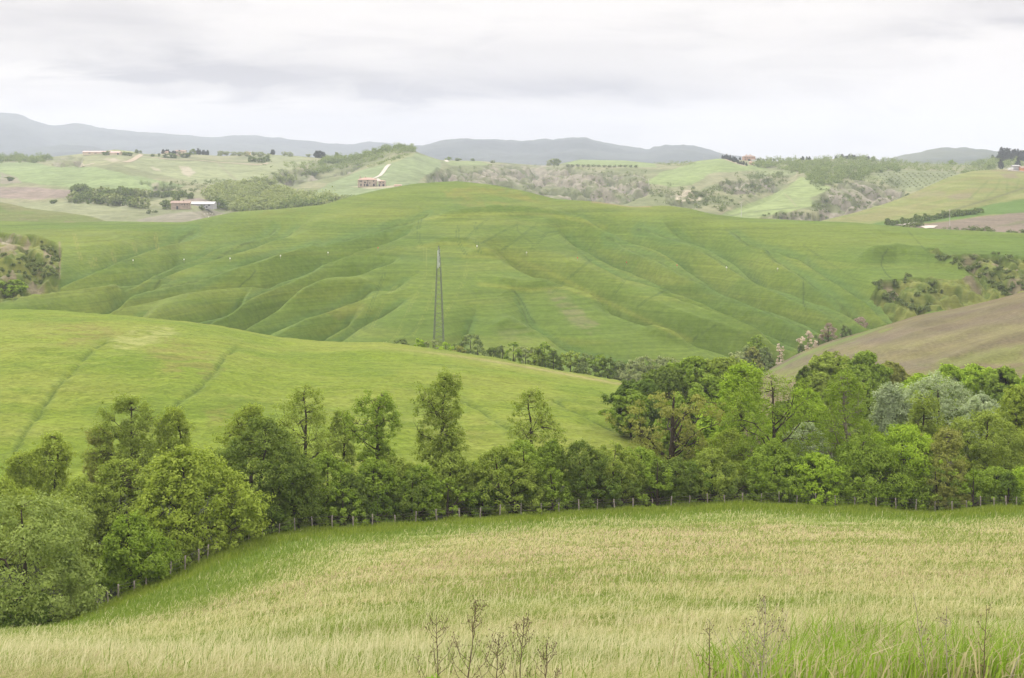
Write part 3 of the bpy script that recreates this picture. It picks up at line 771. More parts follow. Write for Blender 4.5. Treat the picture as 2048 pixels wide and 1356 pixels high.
c = lerp(c, (0.15, 0.135, 0.085), 0.6 * np.exp(-(dist_poly(U, V, [(435,325),(450,340),(470,358),(477,370)], 1, 15) / 1.6) ** 2))
c = lerp(c, (0.22, 0.19, 0.12), 0.7 * np.exp(-(dist_poly(U, V, [(1590,355),(1595,345),(1602,350)], 1, 15) / 1.6) ** 2) + 0.5 * np.exp(-(dist_poly(U, V, [(1570,388),(1582,400),(1592,412)], 1, 15) / 1.4) ** 2) + 0.6 * np.exp(-(dist_poly(U, V, [(1440,428),(1470,410),(1490,400)], 1, 15) / 1.4) ** 2))
c = lerp(c, (0.07, 0.095, 0.04), 0.6 * np.exp(-(dist_poly(U, V, [(1440,436),(1500,424),(1600,414)], 1, 15) / 1.2) ** 2))
c = lerp(c, (0.30, 0.25, 0.18), 0.8 * soft_poly(U, V, [(700,372),(735,373),(790,371),(800,374),(740,378)], 1.5, 2) + 0.7 * soft_poly(U, V, [(395,414),(412,412),(418,417),(400,418)], 2))
FAR_MAT = land_mat("far_ground", [((0.02, 0.02, 0.25), (0.90, 0.91, 0.88), (1.1, 1.09, 1.1), 4, 0.4), ((0.12, 0.12, 0.12), (0.80, 0.82, 0.78), (1.18, 1.17, 1.18), 4, 0.2)], 0.4, 0.1, 2.0)
c = lerp(c * 1.32, (c @ np.array([0.25, 0.65, 0.10]))[..., None] * np.array([1.08, 1.0, 0.72]) * 1.32, 0.28)  # whole far land paled and greyed in its colour, standing in for haze
far.build(FAR_MAT, c)

# ---------------------------------------------------------------- mountains
def mountain(name, u0, u1, crest, d, seed, a, b, base=345, rough=1.0):
    us = np.arange(u0, u1, 2.5)
    m = hill(name, us, crest, [(u0, base), (u1, base)], [(u0, d), (u1, d)], [(u0, d * 0.72), (u1, d * 0.72)], 100, p=1.3, back=0.15, drop=60, wc=5)
    x, y = m.X, m.D
    s = d / 6000.0
    m.Z = m.Z + ((fbm(x / 700, y / 500, seed, 4) - 0.5) * 70 * s * sstep(1, 0.6, np.concatenate([np.linspace(0, 1, 100), np.ones(29)]))[:, None] + (fbm(x / 60 / s, y / 90 / s, seed + 5, 3) - 0.5) * 16 * s * rough)
    c = lerp(a, b, sstep(0.38, 0.62, fbm(x / 420, y / 420, seed + 9, 5)))
    m.build(FAR_MAT, c)
    return m
WOODA, WOODB = (0.028, 0.040, 0.034), (0.055, 0.068, 0.055)  # woodland greens tinted bluish, adding distance haze by colour
mountain("mountain_range", -330, 900, [(-330,250),(-100,232),(0,227),(28,226),(45,231),(70,242),(108,252),(125,251),(150,247),(175,249),(200,255),(260,263),(340,268),(430,275),(468,270),(520,272),(580,278),(650,287),(690,289),(740,284),(800,290),(860,296),(900,306)], 8200, 201, WOODA, WOODB)
mountain("wooded_ridge", -330, 330, [(-330,318),(-60,305),(20,301),(80,294),(130,291),(170,292),(210,299),(250,306),(330,322)], 6000, 211, WOODA, WOODB)
mountain("wooded_mountain", 640, 1560, [(640,318),(720,312),(780,302),(840,291),(900,279),(935,276),(1010,282),(1060,281),(1110,278),(1140,275),(1170,275),(1195,281),(1240,292),(1292,299),(1330,291),(1365,289),(1390,293),(1420,301),(1460,311),(1500,318),(1560,330)], 6400, 221, WOODA, WOODB, rough=1.2)
mountain("wooded_hill", 1680, 2440, [(1680,330),(1770,318),(1800,312),(1835,305),(1855,300),(1880,297),(1905,296),(1940,298),(1975,300),(2000,302),(2048,301),(2200,300),(2440,312)], 5000, 231, (0.034, 0.05, 0.026), (0.075, 0.088, 0.042), rough=1.3)

# ---------------------------------------------------------------- the ground sheet under everything
gm = MB()
gm.add([(-12000, -60, -88), (12000, -60, -88), (12000, 12000, -88), (-12000, 12000, -88)], [(0, 1, 2, 3)])
gmat = principled("ground_soil", (0.11, 0.13, 0.06), 0.95, var=0.2, scale=0.01)
go = gm.build("ground", gmat); go["kind"] = "structure"

def ground(x, y):
    z = max(s.z(x, y) for s in (meadow, field, big, plough))
    return z if z > -1e8 else -60.0
def at(u, d, z=None):
    x = d * (u - UC) / FPX
    return (x, d, ground(x, d) if z is None else z)

# ---------------------------------------------------------------- haze
hb = MB(); hb.box((-11800, -40, -89), (11800, 11000, 335))
hm = bpy.data.materials.new("haze_air"); hm.use_nodes = True
hm.node_tree.nodes.clear()
pv = N(hm.node_tree, "ShaderNodeVolumePrincipled")
pv.inputs['Color'].default_value = (0.80, 0.86, 1.0, 1)
pv.inputs['Density'].default_value = HAZE_DENSITY
pv.inputs['Anisotropy'].default_value = 0.0
ho = N(hm.node_tree, "ShaderNodeOutputMaterial")
L(hm.node_tree, pv.outputs[0], ho.inputs['Volume'])
haze = hb.build("haze", hm); haze["kind"] = "stuff"
# ================================================================ trees
LEAF = dict(
    pale=leaf_mat("leaf_pale_willow", (0.072, 0.100, 0.022), (0.148, 0.182, 0.054)),
    dark=leaf_mat("leaf_dark", (0.036, 0.058, 0.009), (0.092, 0.122, 0.026)),
    mid=leaf_mat("leaf_mid", (0.058, 0.094, 0.008), (0.130, 0.176, 0.030)),
    yellow=leaf_mat("leaf_yellow_green", (0.082, 0.114, 0.012), (0.160, 0.196, 0.036)),
    olive=leaf_mat("leaf_olive", (0.070, 0.098, 0.012), (0.148, 0.184, 0.038)),
    bright=leaf_mat("leaf_bright", (0.085, 0.135, 0.010), (0.170, 0.235, 0.028)),
    silver=leaf_mat("leaf_silver", (0.105, 0.138, 0.066), (0.215, 0.250, 0.150)),
    brown=leaf_mat("leaf_brownish", (0.086, 0.098, 0.020), (0.158, 0.168, 0.046)),
    rosy=leaf_mat("leaf_rosy", (0.115, 0.092, 0.074), (0.205, 0.170, 0.140)),
    deep=leaf_mat("leaf_deep", (0.034, 0.055, 0.010), (0.075, 0.112, 0.020)),
    blossom=leaf_mat("leaf_blossom", (0.17, 0.145, 0.120), (0.36, 0.31, 0.275)),
    cypress=leaf_mat("leaf_cypress", (0.016, 0.028, 0.016), (0.040, 0.056, 0.028), 0.1, 1.2),
    grove=leaf_mat("leaf_grove", (0.095, 0.115, 0.062), (0.155, 0.175, 0.100)),
    far=leaf_mat("leaf_far", (0.070, 0.102, 0.030), (0.150, 0.185, 0.064), gain=1.9),
    farpale=leaf_mat("leaf_far_pale", (0.115, 0.145, 0.055), (0.205, 0.230, 0.100), gain=1.9),
    scrub=leaf_mat("leaf_scrub", (0.052, 0.078, 0.024), (0.125, 0.152, 0.055), gain=1.7),
)
BARK = principled("bark", (0.060, 0.048, 0.034), 0.95, spec=0.1, var=0.35, scale=4)
BARK_PALE = principled("bark_pale", (0.22, 0.19, 0.145), 0.95, spec=0.1, var=0.3, scale=4)

def leaves(rng, cen, rad, nper, size, centre, flat=0.62, droop=0.0, tint_amp=0.5):
    """leaf sprays round clump centres; pointed quads facing up and out"""
    nc = len(cen)
    idx = np.repeat(np.arange(nc), nper)
    n = len(idx)
    p = rng.normal(size=(n, 3)); p /= np.linalg.norm(p, axis=1)[:, None]
    p *= (rng.random((n, 1)) ** 0.45)
    p[:, 2] *= flat
    pos = cen[idx] + p * rad[idx, None]
    out = pos - centre
    out /= np.linalg.norm(out, axis=1)[:, None] + 1e-6
    nrm = out * 0.35 + np.array([0, 0, 0.5]) + p * 0.9 / max(flat, 0.4) + rng.normal(size=(n, 3)) * 0.38
    nrm /= np.linalg.norm(nrm, axis=1)[:, None]
    a = np.cross(nrm, rng.normal(size=(n, 3))); a /= np.linalg.norm(a, axis=1)[:, None] + 1e-6
    b = np.cross(nrm, a)
    s = size * (0.6 + 0.8 * rng.random((n, 1)))
    a, b = a * s, b * s * 0.48
    v = np.stack([pos - a, pos + b, pos + a, pos - b], 1).reshape(-1, 3)
    f = np.arange(n * 4).reshape(-1, 4)
    ct = rng.random(nc)
    t = np.clip(ct[idx] * tint_amp + rng.random(n) * (1 - tint_amp), 0, 1)
    return v, f, np.repeat(t, 4)

PROF = dict(
    dome=[(0.0, 0.62), (0.12, 0.86), (0.3, 1.0), (0.5, 0.97), (0.7, 0.86), (0.85, 0.66), (0.95, 0.40), (1.0, 0.14)],
    bush=[(0.0, 0.90), (0.15, 1.0), (0.4, 0.98), (0.6, 0.86), (0.78, 0.64), (0.92, 0.34), (1.0, 0.08)],
    tall=[(0.0, 0.55), (0.12, 0.85), (0.25, 1.0), (0.42, 0.92), (0.58, 0.86), (0.75, 0.80), (0.88, 0.64), (1.0, 0.30)],
    cone=[(0.0, 0.70), (0.12, 1.0), (0.3, 0.92), (0.5, 0.75), (0.7, 0.52), (0.88, 0.28), (1.0, 0.06)],
    vase=[(0.0, 0.25), (0.2, 0.55), (0.4, 0.85), (0.6, 1.0), (0.78, 0.92), (0.92, 0.60), (1.0, 0.2)],
    column=[(0.0, 0.6), (0.1, 0.9), (0.3, 1.0), (0.6, 0.85), (0.85, 0.5), (1.0, 0.08)],
)
def tree_shape(seed, H, Rr, prof='dome', cb=0.12, nclump=378, nper=60, leaf=0.17, open_=0.0, lean=(0, 0), limbs=0.5, flat=0.6, lump=0.45, fill=0.35, trunk_r=None, clump_r=None, cr=0.17, limb_k=0.020):
    """returns trunk MB and the crown arrays of one tree standing on the origin"""
    rng = np.random.default_rng(seed)
    pr = np.array(PROF[prof])
    pr[:-1, 1] *= rng.uniform(0.72, 1.22, len(pr) - 1)
    lean = (lean[0] + rng.normal(0, 0.025), lean[1])
    # uneven crown outline: lobes
    nl = 7
    lob_dir = rng.normal(size=(nl, 3)); lob_dir[:, 2] *= 0.6
    lob_dir /= np.linalg.norm(lob_dir, axis=1)[:, None]
    lob_a = rng.uniform(-lump, lump, nl)
    n = int(nclump * 1.6)
    h = rng.random(n) ** 0.9
    rr = np.interp(h, pr[:, 0], pr[:, 1])
    keep = rng.random(n) < (0.25 + 0.75 * rr)
    h, rr = h[keep][:nclump], rr[keep][:nclump]
    n = len(h)
    th = rng.random(n) * 2 * np.pi
    rad = np.sqrt(fill * rng.random(n) + (1 - fill) * (0.62 + 0.38 * rng.random(n)))
    rad = np.clip(rad, 0, 1)
    d = np.stack([np.cos(th), np.sin(th), (h - 0.45) * 1.6], 1); d /= np.linalg.norm(d, axis=1)[:, None]
    lob = 1 + (np.maximum(0, d @ lob_dir.T) ** 3 @ lob_a)
    q = rr * Rr * rad * np.clip(lob, 0.45, 1.5) * (0.52 + 0.95 * fbm(np.cos(th) * 1.4 + h * 5 + seed, np.sin(th) * 1.4 + seed * 0.3, seed + 3, 3))
    zc = H * (cb + (0.965 - cb) * h)
    shoot = rng.random(n) < 0.16                     # leading shoots that break the outline
    q = q * np.where(shoot, rng.uniform(1.05, 1.30, n), 1.0)
    zc = zc + np.where(shoot & (h > 0.35), rng.uniform(0.0, 0.05, n) * H, 0)
    bend = np.stack([lean[0] * (zc / H) ** 1.5 * H, lean[1] * (zc / H) ** 1.5 * H], 1)
    cen = np.stack([q * np.cos(th) + bend[:, 0], q * np.sin(th) + bend[:, 1], zc], 1)
    if open_ > 0:                       # gaps in the crown
        g = fbm(cen[:, 0] / (0.30 * Rr) + seed, cen[:, 2] / (0.28 * Rr) + cen[:, 1] / Rr, seed, 2)
        cen = cen[g > open_]
    cr = clump_r or (cr * Rr + 0.20)
    crad = cr * (0.45 + 0.9 * rng.random(len(cen)))
    axis = np.stack([lean[0] * (cen[:, 2] / H) ** 1.5 * H, lean[1] * (cen[:, 2] / H) ** 1.5 * H, cen[:, 2] * 0.75], 1)
    v, f, t = leaves(rng, cen, crad, nper, leaf, np.array([lean[0] * H * 0.4, lean[1] * H * 0.4, H * (0.3 + cb * 0.3)]), flat)
    # trunk and limbs
    mb = MB()
    tr = trunk_r or 0.018 * H + 0.06
    top = 0.90
    zz_ = np.linspace(-0.4, H * top, 12)
    wob = np.cumsum(rng.normal(size=(12, 2)) * 0.011 * H, 0); wob -= wob[1]
    zf = np.clip(zz_ / H, 0, 1)
    px = wob[:, 0] * zf + lean[0] * zf ** 1.5 * H; py = wob[:, 1] * zf + lean[1] * zf ** 1.5 * H
    tp = np.stack([px, py, zz_], 1)
    trad = tr * (1 - 0.93 * zf) + 0.012
    trad[0] *= 1.35
    mb.tube(tp, trad, 7)
    # main limbs, then twigs from the nearest limb to the leaf clumps
    npri = max(5, int(7 + 7 * limbs))
    sel = rng.permutation(len(cen))[:npri * 3]
    sel = sorted(sel, key=lambda i: -np.hypot(cen[i, 0] - axis[i, 0], cen[i, 1] - axis[i, 1]))[:npri]
    nodes = [np.stack([np.interp(q, zz_, px), np.interp(q, zz_, py), q]) for q in np.linspace(0.3 * H, 0.92 * H, 14)]
    for i in sel:
        c = cen[i]
        rh = np.hypot(c[0] - axis[i, 0], c[1] - axis[i, 1])
        z0 = np.clip(c[2] - rh * rng.uniform(0.45, 1.0), H * max(0.10, cb * 0.6) * rng.uniform(0.9, 1.3), H * 0.85)
        p0 = np.array([np.interp(z0, zz_, px), np.interp(z0, zz_, py), z0])
        k1 = p0 * 0.66 + c * 0.34 + np.array([0, 0, rng.uniform(-.02, .16) * rh]) + rng.normal(size=3) * 0.09 * rh
        k2 = p0 * 0.32 + c * 0.68 + np.array([0, 0, rng.uniform(-.04, .14) * rh]) + rng.normal(size=3) * 0.11 * rh
        r0 = min(np.interp(z0, zz_, trad) * 0.55, 0.02 + limb_k * rh)
        mb.tube([p0, k1, k2, c], [r0, r0 * 0.72, r0 * 0.45, 0.012], 5)
        nodes += [k1, (k1 + k2) / 2, k2, (k2 + c) / 2]
    nodes = np.array(nodes)
    for i in rng.permutation(len(cen))[:int(len(cen) * min(1, limbs))]:
        c = cen[i]
        dd = np.linalg.norm(nodes - c, axis=1) + 0.6 * np.maximum(0, nodes[:, 2] - c[2])
        p0 = nodes[int(np.argmin(dd))]
        if np.linalg.norm(p0 - c) < 0.15: continue
        mid = (p0 + c) / 2 + rng.normal(size=3) * 0.12 * np.linalg.norm(c - p0) + [0, 0, 0.05]
        mb.tube([p0, mid, c], [0.028, 0.018, 0.008], 3, False)
    return mb, (v, f, t)

def make_tree(name, label, cat, pos, seed, H, Rr, leafk, group=None, bark=None, rz=None, **kw):
    root = empty(name, pos, 0.0)
    tag(root, label, cat, group)
    mb, (v, f, t) = tree_shape(seed, H, Rr, **kw)
    mb.build("trunk", bark or BARK, root, smooth=True)
    obj("crown", make_mesh("crown", v, f, LEAF[leafk], {"tint": ('FLOAT', t)}), root)
    return root

def tree_px(name, label, cat, seed, u, d, vtop, hw, leafk, group=None, scale_n=1.0, **kw):
    """tree at photo column u and distance d whose top reaches photo row vtop, half width hw pixels"""
    p = at(u, d)
    ztop = -(vtop - VH) * d / FPX
    H = max(1.2, ztop - p[2])
    Rr = hw * d / FPX
    kw.setdefault('nclump', int((60 + 15 * Rr * min(H, 12) ** 0.5) * scale_n))
    return make_tree(name, label, cat, p, seed, H, Rr, leafk, group, **kw)

G1 = "trees along the stream behind the fence"
def FD(u, k=2.5): return float(fence_d(u)) + k
SP = dict(prof='tall', cb=0.26, open_=0.36, limbs=0.5, nper=26, leaf=0.105, flat=0.85, scale_n=4.2, cr=0.085, lump=0.6, fill=0.8)
DN = dict(prof='dome', cb=0.05, open_=0.30, limbs=0.25, nper=46, leaf=0.125, flat=0.8, scale_n=3.6, lump=0.7, cr=0.10, fill=0.25)
BU = dict(prof='bush', cb=0.03, open_=0.26, limbs=0.2, nper=46, leaf=0.12, flat=0.8, scale_n=3.6, lump=0.7, cr=0.10, fill=0.25)
# name, label, u, d, top row, half width, leaves, style
NEAR = [
 ("bushy_tree", "big rounded pale grey-green tree at the lower left edge by the fence", 52, 108, 990, 212, 'pale', dict(BU, nclump=900, nper=44, leaf=0.13, flat=0.7, limbs=0.05, fill=0.4, cr=0.09, open_=0.12)),
 ("shrub", "dark low shrub under the big pale tree at the left, beside the lowest fence posts", 20, 105, 1192, 120, 'deep', BU),
 ("shrub", "mid green shrub between the big pale tree and the fence posts at the left", 258, 119, 1020, 78, 'mid', BU),
 ("bushy_tree", "broad yellow-green bushy tree overhanging the bend of the fence with its pale right edge", 375, 128, 893, 112, 'yellow', dict(BU, nclump=791, leaf=0.15)),
 ("bushy_tree", "olive bushy tree with thin upright stems behind the mid green shrub", 245, 134, 905, 82, 'olive', dict(BU, open_=0.36, limbs=0.6)),
 ("bushy_tree", "olive green bush in the dip behind the big pale tree, under the forked oak", 165, 130, 955, 85, 'olive', BU),
 ("oak_tree", "sparse yellow-green oak with a forked crown above the big pale tree", 105, 150, 862, 62, 'yellow', dict(SP, cb=0.2)),
 ("oak_tree", "small ragged yellow-green oak at the left edge behind the pale tree", 38, 152, 900, 52, 'yellow', SP),
 ("bushy_tree", "yellow-green bushes filling the gap below the two left oaks", 0, 138, 960, 90, 'yellow', BU),
 ("oak_tree", "tall thin-crowned olive oak with a bare dark stem, left of the dark elm", 262, 160, 788, 66, 'olive', dict(SP, cb=0.40)),
 ("oak_tree", "lower leaning oak with long bare branches reaching left from the tall olive oak", 215, 163, 852, 44, 'brown', dict(SP, cb=0.42, lean=(-0.10, 0))),
 ("oak_tree", "small airy yellow-green oak right of the tall olive oak", 358, 160, 812, 46, 'yellow', dict(SP, cb=0.38)),
 ("elm_tree", "large dense dark green elm with a paler tip at the bend of the fence", 512, 140, 832, 92, 'dark', dict(DN, nclump=791)),
 ("elm_tree", "yellowish thin top rising behind the large dark elm", 500, 152, 805, 48, 'yellow', dict(SP, cb=0.5)),
 ("oak_tree", "tall two-tiered olive oak with its dark trunk showing, right of the large dark elm", 612, 152, 770, 66, 'olive', dict(SP, open_=0.35, nclump=515)),
 ("oak_tree", "slight oak top tucked behind the right side of the two-tiered olive oak", 682, 166, 815, 32, 'olive', SP),
 ("oak_tree", "slender mid green oak standing clear with a straight dark stem", 757, 152, 770, 50, 'mid', dict(SP, open_=0.35)),
 ("oak_tree", "tallest ragged oak with a crooked leaning stem, standing alone against the pale field", 872, 154, 736, 50, 'olive', dict(SP, open_=0.35, lean=(0.03, 0), cb=0.34)),
 ("oak_tree", "ivy-clad lower stem and leaves under the crooked ragged oak", 896, 152, 850, 30, 'olive', dict(SP, cb=0.2)),
 ("oak_tree", "broad-topped olive oak with a bare pale tip, left of the sprawling brown oak", 1066, 158, 776, 58, 'olive', dict(SP, open_=0.34, nclump=515, cb=0.25)),
 ("oak_tree", "sprawling brown-leaved oak with thick twisted limbs showing through", 1342, 166, 772, 108, 'brown', dict(prof='vase', cb=0.22, open_=0.42, limbs=1.0, nper=30, leaf=0.14, limb_k=0.034, nclump=420, cr=0.085, trunk_r=0.5, flat=0.5)),
 ("maple_tree", "tall layered mid green tree with a visible stem, centre of the right-hand wood", 1548, 162, 735, 78, 'mid', dict(SP, prof='dome', cb=0.2, open_=0.35, nclump=688)),
 ("maple_tree", "bright lime green tree rising behind the tall layered tree", 1484, 182, 724, 62, 'bright', dict(DN, cb=0.25)),
 ("maple_tree", "bright yellow-green tree seen between the two tall layered trees", 1615, 184, 775, 52, 'bright', dict(DN, cb=0.25)),
 ("oak_tree", "tall spreading oak with tiered branches and a thick grey stem", 1700, 160, 735, 78, 'mid', dict(SP, prof='dome', cb=0.36, open_=0.34, nclump=653, trunk_r=0.33)),
 ("poplar_tree", "large silver-leaved poplar with a pale rounded crown", 1878, 192, 742, 78, 'silver', dict(DN, cb=0.3, nclump=653)),
 ("poplar_tree", "smaller silver poplar drooping right of the large silver poplar", 1962, 186, 785, 42, 'silver', dict(DN, cb=0.3)),
 ("poplar_tree", "grey-green poplar left of the large silver poplar", 1786, 190, 764, 52, 'silver', dict(DN, cb=0.3)),
 ("oak_tree", "olive green oak in front of the large silver poplar", 1852, 170, 782, 46, 'olive', dict(SP, open_=0.34, cb=0.3)),
 ("maple_tree", "bright green maple with a dark hollow underneath", 1812, 160, 850, 66, 'bright', dict(DN, cb=0.35)),
 ("oak_tree", "half-bare brownish oak with pale forked limbs", 1895, 156, 856, 50, 'brown', dict(SP, open_=0.35, cb=0.35, nper=26), ),
 ("oak_tree", "low brownish bush at the foot of the half-bare oak", 1890, 154, 935, 48, 'brown', dict(BU, open_=0.34)),
 ("ash_tree", "large olive-green ash left of the yellow oak on the right edge", 1972, 164, 820, 76, 'olive', dict(DN, nclump=688)),
 ("oak_tree", "golden green oak cut by the right edge", 2038, 176, 768, 46, 'yellow', dict(DN)),
 ("shrub", "bright green shrub at the right end of the fence", 2046, 154, 935, 42, 'bright', BU),
 ("shrub", "dark undergrowth shrub beneath the olive-green ash", 1990, 156, 935, 55, 'mid', BU),
 ("shrub", "feathery mid green shrub below the tall layered tree", 1548, 156, 880, 62, 'mid', BU),
 ("shrub", "bright leafy shrub hanging to the fence between the two tall layered trees", 1632, 155, 905, 50, 'bright', BU),
 ("shrub", "pale silver-green shrub with a bare white branch", 1612, 170, 842, 44, 'silver', dict(BU, open_=0.36)),
 ("bushy_tree", "wide drooping tree with low pale branches reaching right over the fence", 1728, 155, 868, 78, 'mid', dict(BU, nclump=619)),
 ("shrub", "dark shrub behind the fence under the bright green maple", 1838, 158, 940, 60, 'deep', BU),
 ("shrub", "yellow-green bush between the brown oak and the tall layered tree", 1462, 168, 858, 55, 'yellow', dict(BU, open_=0.34)),
 ("shrub", "olive shrub beneath the right limbs of the sprawling brown oak", 1424, 157, 895, 58, 'olive', BU),
 ("shrub", "dark green shrub under the trunk of the sprawling brown oak", 1352, 154, 915, 52, 'dark', BU),
]
UNDER = [(560,892,56,'dark'),(603,915,50,'mid'),(655,905,58,'mid'),(700,935,46,'dark'),(742,912,50,'mid'),(790,920,50,'olive'),(838,922,48,'mid'),(900,905,55,'olive'),(948,912,52,'mid'),(1000,888,58,'olive'),(1052,885,58,'mid'),(1108,872,60,'mid'),(1165,880,56,'dark'),(1222,872,60,'olive'),(1282,890,56,'mid')]
for i, (u, vt, hw, lk) in enumerate(UNDER):
    wd = {'dark': "dark green", 'mid': "mid green", 'olive': "olive green"}[lk]
    NEAR.append(("shrub", f"{wd} round shrub, {nth(i)} from the left between the dark elm and the brown oak", u, FD(u, 5.2 + (i % 3) * 1.5), vt + (i * 37 % 23) - 8, hw, lk, dict(BU, open_=0.16, nclump=360)))
# low dark growth right behind the posts
for i in range(22):
    u = 545 + i * 70
    NEAR.append(("shrub", f"low dark bush right behind the fence posts, {nth(i)} from the left", u, FD(u, 3.6), pl(FENCE_V, u) - 66 - (i * 29 % 40), 44, ('deep', 'dark', 'mid')[i % 3], dict(BU, open_=0.1, nclump=60, nper=56)))
# the back of the wood
BACK = [(1292,760,58,232,'deep'),(1335,735,55,240,'dark'),(1385,712,58,246,'mid'),(1440,714,52,246,'olive'),(1262,778,30,226,'mid'),(1395,775,55,205,'mid'),(1672,704,48,262,'olive'),(1735,702,52,258,'mid'),(1780,722,28,262,'brown'),(1650,742,34,238,'olive'),
        (1608,733,18,250,'dark'),(1842,748,48,240,'bright'),(1898,730,50,246,'bright'),(1955,730,52,240,'bright'),(2012,732,50,236,'mid'),(2062,745,40,230,'bright'),(1748,800,60,196,'dark'),(1690,820,55,190,'mid'),(1580,800,50,200,'dark'),(1420,812,50,196,'bright'),(1990,790,50,205,'deep'),(1920,822,50,190,'dark')]
BL = ["deep green oak at the left end of the back of the wood", "dark oak beside the deep green oak at the back of the wood", "mid green oak topping the back of the wood beside the pale valley bushes", "yellowish oak topping the back of the wood left of the lime tree", "small tree where the wood meets the tip of the pale field", "green tree right above the sprawling brown oak",
      "olive tree standing against the ploughed hill, left of a pair", "mid green tree against the ploughed hill, right of a pair", "brown thin-topped tree at the right of the pair on the ploughed hill", "low olive tree before the pair against the ploughed hill", "small dark conical tree alone before the ploughed hill", "bright green tree on the skyline of the wood left of the silver poplar top",
      "bright green tree on the skyline of the wood behind the silver poplar", "bright rounded tree on the skyline right of the silver poplar", "mid green tree at the right edge skyline of the wood", "bright tree cut off by the right edge on the skyline of the wood", "shadowy tree filling the gap right of the tiered oak", "mid green tree filling the gap left of the tiered oak", "shadowy tree between the two tall layered trees", "lime green tree behind the right limbs of the brown oak", "deep green tree behind the golden oak", "shadowy tree under the silver poplar"]
for (u, vt, hw, d, lk), lb in zip(BACK, BL):
    NEAR.append(("oak_tree", lb, u, d, vt, hw, lk, dict(DN, cb=0.1, nper=50, leaf=0.24)))
for i, row in enumerate(NEAR):
    nm, lb, u, d, vt, hw, lk, st = row
    bk = BARK_PALE if 'pale forked' in lb or 'bare white branch' in lb or 'thick grey' in lb else None
    tree_px(nm, lb, "shrub" if nm == "shrub" else "tree", 300 + i * 7, u, d, vt, hw, lk, group=G1, bark=bk, **st)

# ---------------------------------------------------------------- tree line behind the pale field
G2 = "tree line in the valley behind the wheat field"
LINE = [(772,684,17,392,'farpale'),(803,677,21,392,'far'),(838,678,18,394,'bright'),(866,679,18,394,'farpale'),(893,680,20,388,'bright'),(908,682,15,396,'far'),(921,688,14,386,'brown'),(940,668,23,398,'far'),(960,688,22,388,'far'),(985,692,20,392,'dark'),(1005,690,16,392,'far'),
        (1026,681,18,390,'mid'),(1052,690,20,390,'farpale'),(1070,690,18,388,'olive'),(1092,684,22,390,'mid'),(1108,698,18,384,'dark'),(1140,700,22,386,'olive'),(1172,706,22,384,'far'),(1192,710,20,384,'mid'),(1215,716,20,384,'dark'),(1238,722,18,388,'far'),
        (1262,720,24,400,'farpale'),(1290,714,26,405,'farpale'),(1322,712,26,408,'farpale'),(1355,722,24,400,'farpale'),(1250,738,24,385,'farpale')]
CW = {'farpale': "pale grey-green", 'far': "grey-green", 'bright': "bright green", 'blossom': "beige blossoming", 'brown': "brownish", 'dark': "dark", 'mid': "mid green", 'olive': "olive"}
for i, (u, vt, hw, d, lk) in enumerate(LINE):
    p = at(u, d)
    ztop = -(vt - VH) * d / FPX
    zb = min(p[2], ztop - 4.0)
    make_tree("round_tree", f"{CW[lk]} round tree, {nth(i)} from the left behind the wheat field crest", "tree", (p[0], p[1], zb), 900 + i * 3, ztop - zb, hw * d / FPX * 1.12, lk, G2,
              prof='dome', cb=0.04, nclump=75, nper=30, leaf=0.36, open_=0.3, limbs=0.15)
GROUPT = [(1498,690,30,440,'far', "grey-green rounded tree, left of the clump at the corner of the ploughed hill"), (1520,668,28,446,'mid', "tallest dark-topped tree of the clump at the corner of the ploughed hill"), (1508,694,22,436,'brown', "rusty brown tree in the middle of the clump at the ploughed hill"), (1530,692,19,436,'far', "green tree at the right of the clump at the ploughed hill"), (1478,704,24,436,'farpale', "pale tree at the left foot of the clump at the ploughed hill")]
for i, (u, vt, hw, d, lk, lb) in enumerate(GROUPT):
    p = at(u, d); ztop = -(vt - VH) * d / FPX; zb = min(p[2], ztop - 6)
    make_tree("round_tree", lb, "tree", (p[0], p[1], zb), 1000 + i, ztop - zb, hw * d / FPX, lk, "clump of trees at the ploughed hill", prof='dome', cb=0.05, nclump=100, nper=36, leaf=0.40, open_=0.3, limbs=0.15)
BL2 = [(1560,684,12,432,'blossom',"pale pink blossoming round bush nearest the clump of trees"), (1617,660,17,446,'blossom',"largest pink blossoming bush on the edge of the ploughed hill"), (1656,646,19,462,'rosy',"brownish blossoming bush, broader, second from the right on the plough edge"), (1718,634,17,478,'rosy',"grey-brown bush at the upper end of the plough edge"),
       (1604,684,13,440,'scrub',"low dark bush at the foot of the largest pink bush"), (1634,664,9,450,'scrub',"small dark bush right of the largest pink bush"), (1690,648,10,470,'scrub',"low dark bush between the two brown bushes on the plough edge"), (577,672,12,372,'farpale',"small pale bush peeping over the crest of the wheat field")]
for i, (u, vt, hw, d, lk, lb) in enumerate(BL2):
    p = at(u, d); ztop = -(vt - VH) * d / FPX; zb = min(p[2], ztop - 1.2)
    make_tree("flowering_bush" if lk != 'scrub' else "bush", lb, "bush", (p[0], p[1], zb), 1100 + i, ztop - zb, hw * d / FPX, lk, "bushes along the edge of the ploughed hill" if i < 7 else None, prof='bush', cb=0.02, nclump=60, nper=34, leaf=0.26, open_=0.05, limbs=0.2)

